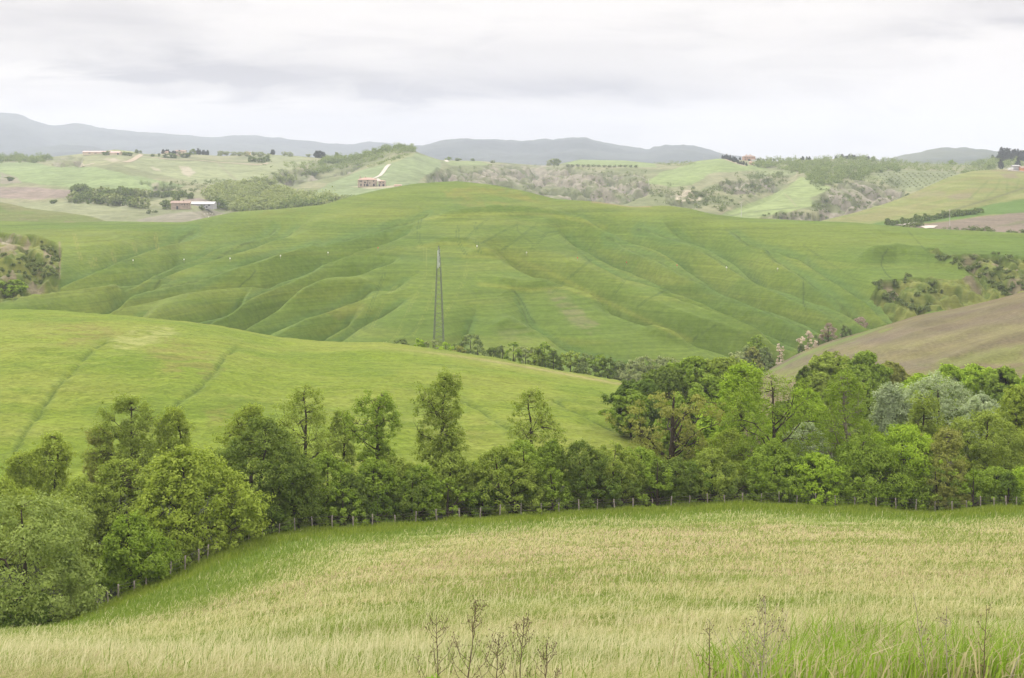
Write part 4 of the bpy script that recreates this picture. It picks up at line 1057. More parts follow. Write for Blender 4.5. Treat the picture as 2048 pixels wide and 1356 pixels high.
# ---------------------------------------------------------------- far trees: a few shapes, copied
def far_proto(name, seed, H, Rr, lk, **kw):
    mb, (v, f, t) = tree_shape(seed, H, Rr, **kw)
    tv = np.concatenate(mb.v)
    tf4 = np.concatenate(mb.f4)
    vv = np.concatenate([v, tv]); ff = np.concatenate([f, tf4 + len(v)])
    return make_mesh(name, vv, ff, [LEAF[lk], BARK], {"tint": ('FLOAT', np.concatenate([t, np.zeros(len(tv))]))}, midx=np.concatenate([np.zeros(len(f)), np.ones(len(tf4))]))
FP = {}
for k, lk in enumerate(('far', 'farpale', 'dark', 'mid')):
    FP[lk] = [far_proto("far_tree", 2000 + k * 10 + q, 8, 4.2, lk, prof=('dome', 'bush', 'vase')[q], cb=0.06, nclump=60, nper=14, leaf=0.75, open_=0.1, limbs=0.1, lump=0.6) for q in range(3)]
FP['cypress'] = [far_proto("far_cypress", 2100 + q, 10, 1.15, 'cypress', prof='column', cb=0.03, nclump=70, nper=10, leaf=0.55, limbs=0.1, lump=0.25, clump_r=0.55, flat=1.6) for q in range(3)]
FP['grove'] = [far_proto("far_olive", 2150 + q, 3.4, 2.2, 'grove', prof='dome', cb=0.15, nclump=30, nper=12, leaf=0.5, limbs=0.2) for q in range(2)]
FP['scrub'] = [far_proto("far_bush", 2160 + q, 2.6, 2.2, 'scrub', prof='bush', cb=0.0, nclump=24, nper=12, leaf=0.5, limbs=0.1) for q in range(2)]
frng = random.Random(5)
def far_tree(name, label, cat, sheet, u, v, hpx, wpx, kind, group=None):
    x, y, z = sheet.hit(u, v)
    me = FP[kind][frng.randrange(len(FP[kind]))]
    o = obj(name, me, None, (x, y, z - 0.2))
    H0 = {'cypress': 10, 'grove': 3.4, 'scrub': 2.6}.get(kind, 8.0); R0 = {'cypress': 1.15, 'grove': 2.2, 'scrub': 2.2}.get(kind, 4.2)
    sz_ = hpx * y / FPX / H0; sw = wpx * y / FPX / (2 * R0)
    o.scale = (sw, sw, sz_)
    o.rotation_euler = (0, 0, frng.random() * 6.28)
    tag(o, label, cat, group)
    return o
def row(items, label, sheet, kind, name, cat, group):
    items = sorted(items)
    for i, (u, v, h, w) in enumerate(items):
        far_tree(name, label.format(n=nth(i)), cat, sheet, u, v, h, w, kind, group)
# cypresses
row([(1445,316,8,4),(1449,317,8,4),(1453,319,12,5),(1456.5,320,10,4),(1460,321,12,4),(1462,322,9,4),(1466,323,12,4),(1466.5,324,8,4),(1469,325,12,4),(1473,324,9,4),(1477,328,9,4),(1482,329,8,4),(1487,330,9,4),(1493,331,7,4),(1480,316,7,3),(1470,317,7,3)], "slim dark cypress, {n} from the left in the avenue to the pink villa", far, 'cypress', "cypress_tree", "cypress", "cypress avenue to the villa")
row([(1512,318,6,4),(1517,318,7,6),(1528,318,6,3),(1534,318,6,3),(1541,320,5,3),(1548,318,6,3),(1567,318,5,4),(1602,317,6,5),(1606,317,9,5),(1614,316,8,4),(1618.5,316,8,5)], "small dark cypress, {n} from the left on the skyline right of the villa", far, 'cypress', "cypress_tree", "cypress", "cypresses on the skyline right of the villa")
row([(1672,314,6,4),(1684,316,10,6),(1692,315,7,7),(1698,316,11,6),(1704,316,10,6),(1709,316,10,5),(1714,316,8,6),(1719,316,9,4),(1724,316,6,4),(1732,316,8,5),(1736,317,9,6),(1744,318,8,4)], "dark cypress, {n} from the left in the row crowning the wooded hill", far, 'cypress', "cypress_tree", "cypress", "cypresses crowning the wooded hill")
row([(327,300,10,6),(333,300,10,6),(336,300,10,5),(340,299,6,4),(345,299,7,4),(348,299,8,4),(351,299,7,3),(358,299,9,5),(367,299,9,5),(371,301,6,4),(381,303,8,4),(391,305,8,6),(396,307,13,6),(400,307,11,4),(405,307,10,4),(408,307,11,4),(412,307,8,4),(415,307,11,5)], "dark cypress, {n} from the left round the far-left hilltop farm", far, 'cypress', "cypress_tree", "cypress", "cypresses round the hilltop farm")
row([(544,309,11,6),(547,309,11,5),(632,315,15,7),(636,314,15,6),(640,314,16,9),(644,314,14,6),(648,314,14,5)], "dark cypress, {n} from the left on the ridge before the cone-shaped hill", far, 'cypress', "cypress_tree", "cypress", "cypresses on the ridge left of the cone-shaped hill")
row([(1986,322,16,7),(1999,326,25,9),(2004,322,29,9),(2009,318,27,9),(2014,318,28,9),(2019,316,26,9),(2025,314,24,9),(2031,312,25,10),(2036,310,25,9),(2041,308,22,9),(2002,338,22,8),(2036,343,30,9),(2047,312,22,9)], "big dark cypress, {n} from the left in the stand above the grey shed", far, 'cypress', "cypress_tree", "cypress", "cypress stand above the grey shed")
# single broad trees
for i, (u, v, h, w, k, lb) in enumerate([
    (330,418,20,22,'far',"leafy tree at the left end of the ruined stone farmhouse"), (345,412,16,14,'farpale',"yellowish tree behind the left end of the ruined stone farmhouse"), (437,417,22,24,'dark',"dark broad tree right of the white-roofed barn"), (352,402,18,18,'far',"tree above the ruined farmhouse roof"), (298,427,8,10,'scrub',"dark round bush alone in the field left of the ruined farmhouse"),
    (310,425,5,10,'scrub',"pale low bush next to the dark round bush"), (403,419,9,14,'scrub',"greyish bush in front of the white-roofed barn"), (898,318,8,11,'mid',"round tree by the white road at the saddle of the ridge"), (1108,331,14,18,'farpale',"pale broad tree on the middle of the ridge"), (1115,332,16,16,'far',"green half of the twin tree on the middle of the ridge"), (1098,331,11,12,'farpale',"small pale tree left of the twin tree on the ridge"),
    (915,322,6,14,'far',"low tree right of the saddle road"), (945,322,6,10,'far',"small round tree further right of the saddle road"), (985,326,6,12,'grove',"small olive on the ridge right of the saddle"), (217,310,9,18,'dark',"dark tree in front of the long low barn, left one"), (208,310,7,14,'dark',"dark lower tree before the middle of the long low barn"), (250,311,8,14,'dark',"dark tree at the right end of the long low barn"), (260,312,8,14,'dark',"dark tree right of the long low barn, before the road"),
    (273,306,8,8,'dark',"dark tree on the back of the mound by the barn"), (281,305,6,8,'far',"green tree on the tail of the mound by the barn"), (305,313,6,8,'dark',"small dark tree beside the road to the hilltop farm"), (318,313,7,8,'dark',"small round dark tree below the hilltop farm"), (341,316,11,28,'dark',"wide dark tree below the hilltop farm houses"), (372,315,10,36,'dark',"long dark thicket tree below the hilltop farm houses"), (386,306,12,16,'far',"round green tree right of the hilltop farm"),
    (357,303,6,10,'grove',"pale tree before the hilltop farmhouse"), (568,312,9,12,'farpale',"pale tree on the ridge right of the single cypress pair"), (580,313,10,12,'farpale',"taller pale tree on the same ridge"), (617,313,6,10,'farpale',"small pale tree left of the five cypresses"), (673,318,14,12,'far',"tree right of the five cypresses"), (1903,331,13,13,'mid',"green rounded tree standing up from the wood on the right skyline"), (1747,321,10,9,'far',"round tree at the end of the crowning cypress row"),
    (1815,395,9,9,'scrub',"small dark tree at the edge of the pale field and the eroded slope"), (22,592,34,60,'mid',"round dark green tree in the eroded bank at the left edge"), (20,362,9,22,'dark',"dark clump tree beside the small brown field at the left"), (107,407,8,22,'dark',"dark low clump in the grey field at the left"), (75,458,0.1,0.1,'scrub',"x")]):
    if lb == "x": continue
    far_tree("bush" if k == 'scrub' else "round_tree", lb, "bush" if k == 'scrub' else "tree", big if v > 560 else far, u, v, h, w, k)
# wood beside the brown strip on the left: individual crowns
wl = []
for i in range(30):
    a = i % 15; r_ = i // 15
    wl.append((145 + a * 10.4 + frng.uniform(-3, 3), 398 + 0.75 * a + r_ * -9 + frng.uniform(-2, 2) + (6 if r_ == 0 else 0), frng.uniform(17, 25), frng.uniform(18, 25)))
wl.sort(key=lambda q: q[1])
for i, (u, v, h, w) in enumerate(sorted(wl)):
    k = frng.choice(['far', 'farpale', 'farpale', 'far'])
    far_tree("round_tree", f"{CW[k]} tree, {nth(i)} from the left in the wood by the brown strip", "tree", far, u, v, h, w, k, "wood beside the brown strip")
row([(302 + i * 7.5, 393 + i * 0.3 + frng.uniform(-2, 2), frng.uniform(10, 15), frng.uniform(10, 14)) for i in range(12)], "green tree, {n} from the left in the row above the brick farmhouse", far, 'far', "round_tree", "tree", "row of trees above the ruined farmhouse")
row([(1776 + i * 9.2, 453 - i * 1.35 + frng.uniform(-1, 1), frng.uniform(10, 17) * (1.15 if i == 0 else 1), frng.uniform(11, 16)) for i in range(21)], "grey-green tree, {n} from the left in the hedge row under the pale field", pale, 'far', "round_tree", "tree", "hedge row under the pale field")
row([(440 + i * 13.5, 311 + 0.3 * i + frng.uniform(-1, 1), frng.uniform(7, 11), frng.uniform(11, 15)) for i in range(8)] , "pale green tree, {n} from the left round the yellow house", far, 'farpale', "round_tree", "tree", "trees round the yellow house")
row([(502 + i * 8, 325 + frng.uniform(-2, 2), frng.uniform(9, 13), frng.uniform(11, 15)) for i in range(5)] , "dark thicket tree, {n} from the left below the yellow house", far, 'dark', "round_tree", "tree", "thicket below the yellow house")
# planted olive rows
for r_ in range(8):
    for q in range(15):
        u = 1752 + q * 12.2 + r_ * 4.5 + frng.uniform(-1, 1); v = 346 + r_ * 4.0 + q * 0.15 + frng.uniform(-.4, .4)
        if u > 1752 + 175 - r_ * 11 and True: continue
        far_tree("olive_tree", "small olive tree in the planted rows below the wood on the right skyline", "olive tree", far, u, v, 2.7, 4.4, 'grove', "planted olive rows")
row([(1135 + i * 10.5, 333 + frng.uniform(-.6, .6) + i * 0.15, 5.5, 9) for i in range(14)], "grey olive tree, {n} from the left in the row along the ridge", far, 'grove', "olive_tree", "olive tree", "olive row on the ridge")

# ---------------------------------------------------------------- scrub and woods that read as one mass
def mass(name, label, cat, spec, leafk, seed, sheet, base_leaf):
    """spec: (polygon, count, height px, width px)"""
    rng = np.random.default_rng(seed)
    V_, F_, T_ = [], [], []; off = 0
    for poly, cnt, hp, wp in spec:
        P = np.array(poly, float); lo, hi = P.min(0), P.max(0)
        k = 0; tries = 0
        while k < cnt and tries < cnt * 30:
            tries += 1
            u, v = rng.uniform(lo, hi)
            if not in_poly(np.array([u]), np.array([v]), poly)[0]: continue
            k += 1
            x, y, z = sheet.hit(u, v)
            H = hp * y / FPX * rng.uniform(0.6, 1.35); W_ = wp * y / FPX * rng.uniform(0.6, 1.35) / 2
            nl = 5 if hp < 9 else 9
            cen = rng.normal(size=(nl, 3)) * [W_ * 0.5, W_ * 0.5, H * 0.22] + [x, y, z + H * 0.5]
            vv, ff, tt_ = leaves(rng, cen, np.full(nl, (W_ + H * 0.5) * 0.42), 9 if hp < 9 else 16, base_leaf * (0.35 + 0.10 * hp), np.array([x, y, z]), 0.8, tint_amp=0.2)
            V_.append(vv); F_.append(ff + off); T_.append(np.clip(tt_ * 0.5 + rng.random() * 0.5, 0, 1)); off += len(vv)
    me = make_mesh(name, np.concatenate(V_), np.concatenate(F_), LEAF[leafk], {"tint": ('FLOAT', np.concatenate(T_))})
    o = obj(name, me); tag(o, label, cat, kind="stuff")
    return o
mass("valley_woodland", "pale green woodland filling the valley behind the green hill", "woodland",
     [([(405,392),(470,372),(540,380),(610,388),(640,398),(700,402),(690,412),(600,422),(500,428),(450,420)], 260, 15, 18), ([(430,372),(520,362),(580,352),(600,362),(520,378),(450,385)], 60, 10, 12)], 'farpale', 31, far, 0.55)
mass("valley_woodland", "darker trees along the lower edge of the valley woodland", "woodland",
     [([(560,410),(620,404),(700,404),(700,412),(620,420),(560,424)], 40, 16, 18), ([(440,405),(560,412),(560,428),(450,424)], 25, 12, 14)], 'far', 32, far, 0.55)
mass("ridge_scrub", "green scrub running along the diagonal ridge up to the cone-shaped hilltop", "scrub",
     [([(590,352),(640,338),(700,325),(760,308),(800,297),(828,300),(820,303),(760,318),(700,335),(640,350)], 190, 7, 10), ([(650,318),(700,316),(745,306),(800,292),(830,299),(835,306),(790,300),(740,312),(690,326),(640,330)], 150, 9, 12), ([(560,330),(640,322),(680,322),(650,336),(600,345)], 50, 7, 9), ([(700,338),(740,330),(800,312),(835,305),(800,318),(740,335)], 50, 5, 9)], 'far', 33, far, 0.6)
mass("eroded_slope_scrub", "dark scrub scattered over the eroded clay slopes in the distance", "scrub",
     [([(850,345),(930,332),(1120,332),(1290,345),(1350,375),(1420,390),(1420,408),(1200,402),(1000,380),(860,362)], 230, 4.5, 9), ([(1280,378),(1340,372),(1420,380),(1480,345),(1560,352),(1540,385),(1440,425),(1330,408)], 150, 7, 12), ([(1500,345),(1590,345),(1560,375),(1490,380)], 70, 7, 11),
      ([(1620,365),(1720,345),(1800,365),(1815,392),(1740,415),(1660,440),(1620,420),(1640,390)], 130, 6, 11), ([(1500,430),(1640,425),(1660,440),(1560,440)], 30, 4, 7), ([(300,378),(360,362),(460,362),(540,352),(480,385),(380,385)], 120, 5, 10), ([(520,330),(590,345),(640,335),(660,345),(560,368)], 60, 5, 9)], 'scrub', 34, far, 0.6)
mass("hill_woodland", "mixed woodland covering the hill and ridge below the crowning cypresses", "woodland",
     [([(1505,334),(1520,322),(1600,320),(1690,316),(1790,322),(1800,345),(1740,348),(1720,362),(1640,372),(1600,352),(1560,338)], 330, 10, 14), ([(1780,325),(1900,330),(1985,330),(2000,345),(1930,350),(1900,345),(1800,340)], 200, 8, 12), ([(1940,330),(2000,325),(2048,330),(2048,338),(1990,338),(1950,344)], 50, 12, 14), ([(1310,327),(1380,324),(1400,324),(1380,332),(1320,332)], 40, 5, 8)], 'far', 35, far, 0.55)
mass("skyline_woodland", "woodland on the skyline at the far left edge", "woodland", [([(-20,312),(20,312),(60,314),(100,320),(95,326),(0,326),(-20,326)], 90, 11, 12)], 'far', 36, far, 0.6)
mass("bank_scrub", "rough scrub and thorn bushes on the eroded banks beside the green hill", "scrub",
     [([(2,500),(60,520),(110,548),(118,556),(70,582),(0,600)], 22, 7, 10), ([(10,500),(60,505),(110,545),(90,560),(40,540)], 22, 5, 10), ([(60,470),(118,500),(118,540),(90,520)], 22, 5, 9), ([(1745,572),(1770,556),(1825,552),(1830,560),(1790,580),(1800,600),(1780,605)], 26, 6, 10), ([(1800,600),(1830,590),(1870,605),(1860,622),(1810,630)], 16, 7, 11),
      ([(1840,565),(1880,560),(1885,590),(1850,592)], 8, 7, 10), ([(1856,511),(1900,514),(1980,545),(2030,580),(2010,590),(1960,560),(1900,528)], 40, 6, 11), ([(1930,508),(2048,506),(2060,540),(2060,575),(1990,560),(1950,530)], 34, 5, 10), ([(1985,570),(2050,565),(2050,590),(2010,595)], 12, 6, 10)], 'scrub', 37, big, 0.5)
mass("track_scrub", "low hedge scrub along the far edge of the green hill on the right", "scrub", [([(1800,452),(1850,446),(1850,454),(1810,457)], 16, 6, 11), ([(1880,455),(1900,455),(1990,462),(1990,466),(1880,459)], 16, 4, 9), ([(1938,458),(1985,460),(1985,466),(1938,462)], 18, 7, 11), ([(2010,464),(2060,462),(2060,470),(2010,468)], 12, 7, 12)], 'scrub', 38, pale, 0.5)
# ================================================================ roads (laid on the land)
def road(name, pts, sheet, width, mat, lift=0.35):
    P = []
    for (a, b), (c, d) in zip(pts[:-1], pts[1:]):
        n = max(2, int(math.hypot(c - a, d - b) / 2.5))
        for k in range(n):
            P.append((a + (c - a) * k / n, b + (d - b) * k / n))
    P.append(pts[-1])
    W_ = np.array([sheet.hit(u, v) for u, v in P])
    for _ in range(2):
        W_[1:-1] = (W_[:-2] + 2 * W_[1:-1] + W_[2:]) / 4
    t = np.gradient(W_[:, :2], axis=0); t /= np.linalg.norm(t, axis=1)[:, None] + 1e-9
    nrm = np.stack([-t[:, 1], t[:, 0]], 1) * width / 2
    v = []
    for i in range(len(W_)):
        for s_ in (1, 0, -1):
            x, y = W_[i, :2] + nrm[i] * s_
            z = sheet.z(x, y)
            v.append((x, y, max(z, W_[i, 2] - 1.0) + lift))
    f = []
    for i in range(len(W_) - 1):
        for k in range(2):
            f.append((i * 3 + k, i * 3 + k + 1, i * 3 + 4 + k, i * 3 + 3 + k))
    o = obj(name, make_mesh(name, v, np.array(f), mat, smooth=True)); o["kind"] = "structure"
    return o
GRAVEL = principled("white_gravel", (0.50, 0.45, 0.38), 0.95, var=0.12, scale=0.2)
DIRT = principled("dirt_track", (0.36, 0.29, 0.20), 0.95, var=0.15, scale=0.2)
road("road", [(779,329),(774,333),(768,342),(763,349),(756,354),(744,358)], far, 4.2, GRAVEL)
road("road", [(753,358),(758,361),(762,366)], far, 3.5, GRAVEL)
road("road", [(891,319),(893,322),(895,324)], far, 5.0, GRAVEL)
road("road", [(283,309),(275,314),(268,319),(258,323),(248,324)], far, 6.0, DIRT)
road("road", [(160,334),(172,331),(186,327)], far, 5.0, DIRT)
road("road", [(285,313),(310,316),(340,319),(400,321),(440,325),(490,328),(520,330),(538,326)], far, 5.0, DIRT)
road("road", [(1450,319),(1462,323),(1476,328),(1492,333)], far, 4.0, DIRT)
road("road", [(1798,451),(1812,448),(1830,446)], pale, 6.0, GRAVEL)
road("road", [(1845,455),(1857,454),(1872,454)], pale, 9.0, GRAVEL)
road("road", [(2012,340),(2030,342),(2060,344)], pale, 8.0, GRAVEL)

# ================================================================ buildings
GLASS = principled("window_dark", (0.03, 0.035, 0.045), 0.3)
def building(name, label, cat, sheet, u, v, w, dp, h, roofh, wall, roof, windows=(), doors=(), yaw=0.0, chimneys=(), group=None, roof_kind='gable', extra=None):
    x, y, z = sheet.hit(u, v)
    r = empty(name, (x, y, z - 0.3), R(yaw)); tag(r, label, cat, group)
    b = MB(); b.box((-w/2, -dp/2, -1.2), (w/2, dp/2, h))
    if roof_kind == 'gable':
        b.add([(-w/2,-dp/2,h),(-w/2,dp/2,h),(-w/2,0,h+roofh),(w/2,-dp/2,h),(w/2,dp/2,h),(w/2,0,h+roofh)], None, [(0,2,1),(3,4,5)])
    b.build("wall", wall, r)
    q = MB(); e = 0.5
    if roof_kind == 'gable':
        sl = roofh / (dp / 2)
        for s_ in (-1, 1):
            y0, z0 = s_ * (dp/2 + e), h - e * sl
            q.add([(-w/2-e,y0,z0),(w/2+e,y0,z0),(w/2+e,0,h+roofh),(-w/2-e,0,h+roofh),(-w/2-e,y0,z0+.3),(w/2+e,y0,z0+.3),(w/2+e,0,h+roofh+.3),(-w/2-e,0,h+roofh+.3)],
                  [(0,1,2,3),(7,6,5,4),(0,4,5,1),(1,5,6,2),(3,2,6,7),(0,3,7,4)])
    else:       # hipped
        m = max(0.0, w/2 - dp/2)
        q.add([(-w/2-e,-dp/2-e,h+.02),(w/2+e,-dp/2-e,h+.02),(w/2+e,dp/2+e,h+.02),(-w/2-e,dp/2+e,h+.02),(-m-.2,0,h+roofh),(m+.2,0,h+roofh)],
              [(0,1,5,4),(2,3,4,5),(3,2,1,0)], [(1,2,5),(3,0,4)])
    ro = q.build("roof", roof, r)
    for cx in chimneys:
        k = MB(); k.box((cx-.5,-.5,h+roofh*.4),(cx+.5,.5,h+roofh+1.1)); k.build("chimney", wall, ro)
    for (wx, wz, ww, wh) in windows:
        k = MB(); k.box((wx-ww/2,-dp/2-.05,wz),(wx+ww/2,-dp/2+.1,wz+wh)); k.build("window", GLASS, r)
    for (wx, ww, wh) in doors:
        k = MB(); k.box((wx-ww/2,-dp/2-.06,0),(wx+ww/2,-dp/2+.1,wh)); k.build("door", GLASS, r)
    if extra: extra(r)
    return r
STONE = principled("warm_stone", (0.44, 0.36, 0.29), 0.9, var=0.15, scale=0.8)
PINKW = principled("pink_plaster", (0.50, 0.32, 0.235), 0.9, var=0.08, scale=0.6)
CREAM = principled("cream_plaster", (0.62, 0.52, 0.38), 0.9, var=0.08)
GREYW = principled("grey_plaster", (0.42, 0.42, 0.43), 0.9, var=0.08)
TILE = principled("terracotta_tiles", (0.37, 0.27, 0.215), 0.9, var=0.2, scale=1.0)
TILEP = principled("pale_terracotta_tiles", (0.50, 0.33, 0.26), 0.9, var=0.15, scale=1.0)
SHEET = principled("white_roof_sheet", (0.50, 0.50, 0.48), 0.6, var=0.05)
SHEETP = principled("pinkish_roof_sheet", (0.50, 0.34, 0.30), 0.7, var=0.1)
BRICK = principled("old_brick", (0.38, 0.30, 0.24), 0.95, var=0.25, scale=0.6)
WHITE = principled("white_paint", (0.80, 0.79, 0.76), 0.6)
WOODP = principled("weathered_wood", (0.300, 0.265, 0.220), 0.95, spec=0.1, var=0.3, scale=8)
METAL = principled("galvanised_steel", (0.17, 0.19, 0.145), 0.7, 0.2, var=0.15)
CONC = principled("concrete", (0.50, 0.48, 0.45), 0.9, var=0.1)
building("farmhouse", "two-storey stone farmhouse at the foot of the white road on the cone-shaped hill", "house", far, 735, 371.5, 16.5, 9.5, 6.0, 2.0, STONE, TILEP, yaw=-6,
    windows=[(-6.0,3.8,0.9,1.3),(-4.7,3.8,0.9,1.3),(-1.4,3.0,1.6,1.2),(1.2,4.4,1.4,1.0),(1.0,2.4,0.9,1.1),(3.2,2.4,0.9,1.1),(6.8,4.2,1.1,1.1)], doors=[(-5.2,1.1,2.2),(-1.8,1.1,2.2),(0.8,2.2,1.9),(7.0,1.7,2.3)], chimneys=(-7,-2), roof_kind='hip')
building("stone_shed", "low stone lean-to at the left end of the two-storey farmhouse", "shed", far, 722, 371.5, 5.0, 5.0, 2.2, 0.9, STONE, TILEP)
building("annex_house", "small flat stone annex right of the two-storey farmhouse", "house", far, 764, 372, 6.5, 6, 5.0, 0.8, STONE, TILEP, windows=[(-1.5,2.9,0.8,1.3),(1.3,2.9,0.8,1.3)], doors=[(1.6,1.9,2.0),(-2.2,1.2,2.0)], roof_kind='hip')
building("stone_shed", "low stone wall house right of the annex, half behind the green hill", "shed", far, 796, 373.5, 6, 4, 1.5, 0.6, CREAM, TILEP)
building("ruined_farmhouse", "old brick farmhouse with an arched dark doorway, left of the white-roofed barn", "house", far, 362, 417.5, 15, 8, 5.0, 1.6, BRICK, TILE, yaw=8, windows=[(1.2,3.3,0.9,0.9),(3.2,3.3,0.9,0.9),(5.3,3.3,0.9,0.9)], doors=[(-2.6,1.5,2.6)], chimneys=(2,))
building("brick_wing", "pale end wing of the old brick farmhouse", "house", far, 350, 417.5, 4.5, 7, 4.6, 1.2, CREAM, TILEP, yaw=8)
building("barn", "long white-roofed barn right of the old brick farmhouse", "barn", far, 407, 414.5, 20, 9, 3.2, 1.6, GREYW, SHEET, yaw=-4, windows=[(-8.2,1.5,2.4,1.2),(-0.5,1.8,1.2,0.7),(2.0,1.8,1.2,0.7),(6.0,1.5,1.6,1.2)], doors=[(4.0,1.4,1.2)])
building("villa", "pink two-storey villa with a tiled roof on the right skyline", "house", far, 1497.5, 318.5, 16, 9, 5.8, 1.9, PINKW, TILE, yaw=4, windows=[(-5.8,3.6,0.9,1.3),(-2.6,3.6,0.9,1.3),(0.4,3.6,0.9,1.3),(3.4,3.6,0.9,1.3),(6.2,3.6,0.9,1.3),(-5.8,0.9,0.9,1.4),(6.2,0.9,0.9,1.4)], doors=[(-0.6,3.4,2.4)], chimneys=(-3,2), roof_kind='hip')
building("outbuilding", "small pink outbuilding below the villa with a dark doorway", "house", far, 1503, 329.5, 5.5, 5, 3.2, 0.9, PINKW, TILEP, doors=[(0.8,1.8,2.2)])
building("canopy", "white garden canopy between the villa and its outbuilding", "canopy", far, 1508, 322.5, 6, 4, 1.6, 0.6, WHITE, SHEET)
building("barn", "long low barn with a pinkish roof by the mound on the far left", "barn", far, 196, 308, 38, 9, 2.6, 1.5, CREAM, SHEETP, windows=[(-10,1,3,.8),(-2,1,3,.8)])
building("barn", "shorter pinkish-roofed barn right of the long low barn", "barn", far, 232, 309, 13, 8, 2.6, 1.5, CREAM, SHEETP, doors=[(4.5,2.2,2.2)], yaw=-10)
building("farmhouse", "cream hilltop farmhouse among the far-left cypresses", "house", far, 362, 301, 14, 8, 4.4, 1.6, CREAM, TILE, windows=[(-4,2.2,1,1.2),(0,2.2,1,1.2),(4,2.2,1,1.2)])
building("farmhouse", "lower left wing of the hilltop farm with a tiled roof", "house", far, 330, 305, 9, 6, 3.0, 1.2, CREAM, TILEP, windows=[(-2,1.2,.9,1)])
building("outbuilding", "small tiled shed below the hilltop farmhouse", "house", far, 356, 312, 5.5, 4, 2.2, 0.9, CREAM, TILE)
building("yellow_house", "yellow house half hidden by trees on the left ridge", "house", far, 495, 307.5, 8.5, 6, 3.0, 1.2, principled("yellow_plaster", (0.66, 0.50, 0.26), 0.9, var=0.06), TILEP, windows=[(-2,1.2,.9,1.1)])
building("shed", "grey box-like shed under the big cypress stand on the right", "shed", pale, 2030.5, 341, 5.2, 6, 4.2, 0.5, GREYW, SHEET)
building("shed", "low white shed left of the grey box-like shed", "shed", pale, 2021, 341, 3.2, 4, 1.9, 0.4, WHITE, SHEET)
building("orange_house", "orange house cut by the right edge beside the big cypress", "house", pale, 2047, 342.5, 5.5, 6, 3.2, 1.2, principled("orange_plaster", (0.52, 0.27, 0.15), 0.9, var=0.08), TILE)

# ================================================================ pylon, poles
def lattice_pylon(u, d, vtop, hwbase):
    p = at(u, d)
    ztop = -(vtop - VH) * d / FPX
    H = ztop - p[2]; wb = hwbase * d / FPX; wt = 0.28
    r = empty("lattice_pylon", (p[0], p[1], p[2] - 0.3), R(0))
    tag(r, "tall grey lattice pylon standing at the foot of the green hill", "pylon")
    def half(z): return wb + (0.62 - wb) * min(1, z / (H * 0.80)) if z < H * 0.80 else 0.62 + (0.10 - 0.62) * (z - H * 0.80) / (H * 0.20)
    for sx_, sy_ in ((1,1),(1,-1),(-1,1),(-1,-1)):
        m = MB()
        zz_ = np.linspace(0, H, 16)
        m.tube([(sx_*half(z), sy_*half(z), z) for z in zz_], np.linspace(0.055, 0.04, 16), 4)
        # each leg is a narrow laced truss of its own
        nb = 46
        zb = np.linspace(0.5, H * 0.78, nb)
        for i in range(nb - 1):
            o1 = 0.36 * (1 - 0.5 * zb[i] / H)
            a = (sx_*half(zb[i]), sy_*half(zb[i]), zb[i]); b_ = (sx_*(half(zb[i+1]) - o1 * (1 if i % 2 == 0 else 0.0)), sy_*half(zb[i+1]), zb[i+1])
            a2 = (sx_*(half(zb[i]) - o1 * (0 if i % 2 == 0 else 1.0)), sy_*half(zb[i]), zb[i])
            m.tube([a2, b_], 0.035, 3, False)
        m.tube([(sx_*(half(z) - 0.36 * (1 - 0.5 * z / H)), sy_*half(z), z) for z in np.linspace(0.5, H * 0.78, 12)], 0.045, 4)
        m.build("leg", METAL, r)
    m = MB(); nl = 22
    zz_ = H * (1 - (1 - np.linspace(0, 1, nl)) ** 1.0)
    for i in range(nl - 1):
        a, b_ = half(zz_[i]), half(zz_[i + 1])
        for fx in range(4):
            c0 = [(-1,-1),(1,-1),(1,1),(-1,1)][fx]; c1 = [(1,-1),(1,1),(-1,1),(-1,-1)][fx]
            if i % 2 == 0: c0, c1 = c1, c0
            m.tube([(c0[0]*a, c0[1]*a, zz_[i]), (c1[0]*b_, c1[1]*b_, zz_[i+1])], 0.055, 3, False)
    m.build("bracing", METAL, r)
    for z in (H * 0.83, H * 0.89, H * 0.95):          # cross arms run towards the viewer, ends on
        m = MB()
        for s_ in (-1, 1):
            for dx in (-0.3, 0.3):
                m.tube([(dx, 0, z), (0, s_ * 3.4, z + 0.3)], 0.06, 4)
            m.tube([(0, 0, z + 1.1), (0, s_ * 3.4, z + 0.3)], 0.05, 4)
        m.build("cross_arm", METAL, r)
        for s_ in (-1, 1):
            m = MB(); m.tube([(0.05 * s_, s_ * 3.3, z + 0.2), (0.05 * s_, s_ * 3.3, z - 1.5)], [0.16, 0.16], 8)
            m.build("insulator", principled("insulator_glass", (0.55, 0.58, 0.56), 0.4), r)
lattice_pylon(877.5, 412, 489, 10.8)

def pole(label, sheet, u, v, vtop, arms, mat, rad=0.16, group=None, d=None):
    x, y, z = sheet.hit(u, v)
    H = (v - vtop) * y / FPX
    r = empty("utility_pole", (x, y, z - 0.3)); tag(r, label, "utility pole", group)
    m = MB(); m.tube([(0, 0, 0), (0, 0, H + 0.3)], [rad, rad * 0.7], 6); m.build("post", mat, r)
    if arms:
        m = MB()
        for z_, w in arms:
            m.box((-w, -0.07, H * z_), (w, 0.07, H * z_ + 0.16))
        m.build("cross_arm", mat, r)
        m = MB()
        for z_, w in arms:
            for s_ in (-1, 1):
                m.tube([(s_ * w * 0.9, 0, H * z_ + .16), (s_ * w * 0.9, 0, H * z_ + .55)], 0.07, 5)
        m.build("insulator", CONC, r)
pole("tall pole with two crossarms rising behind the crest of the green hill", pale if False else far, 1482.5, 437, 403, [(0.93, 0.9), (0.82, 1.1)], CONC, 0.22)
pole("slim pale pole in front of the hedge row under the pale field", pale, 1899.5, 452, 418, [(0.95, 0.8)], CONC, 0.13)
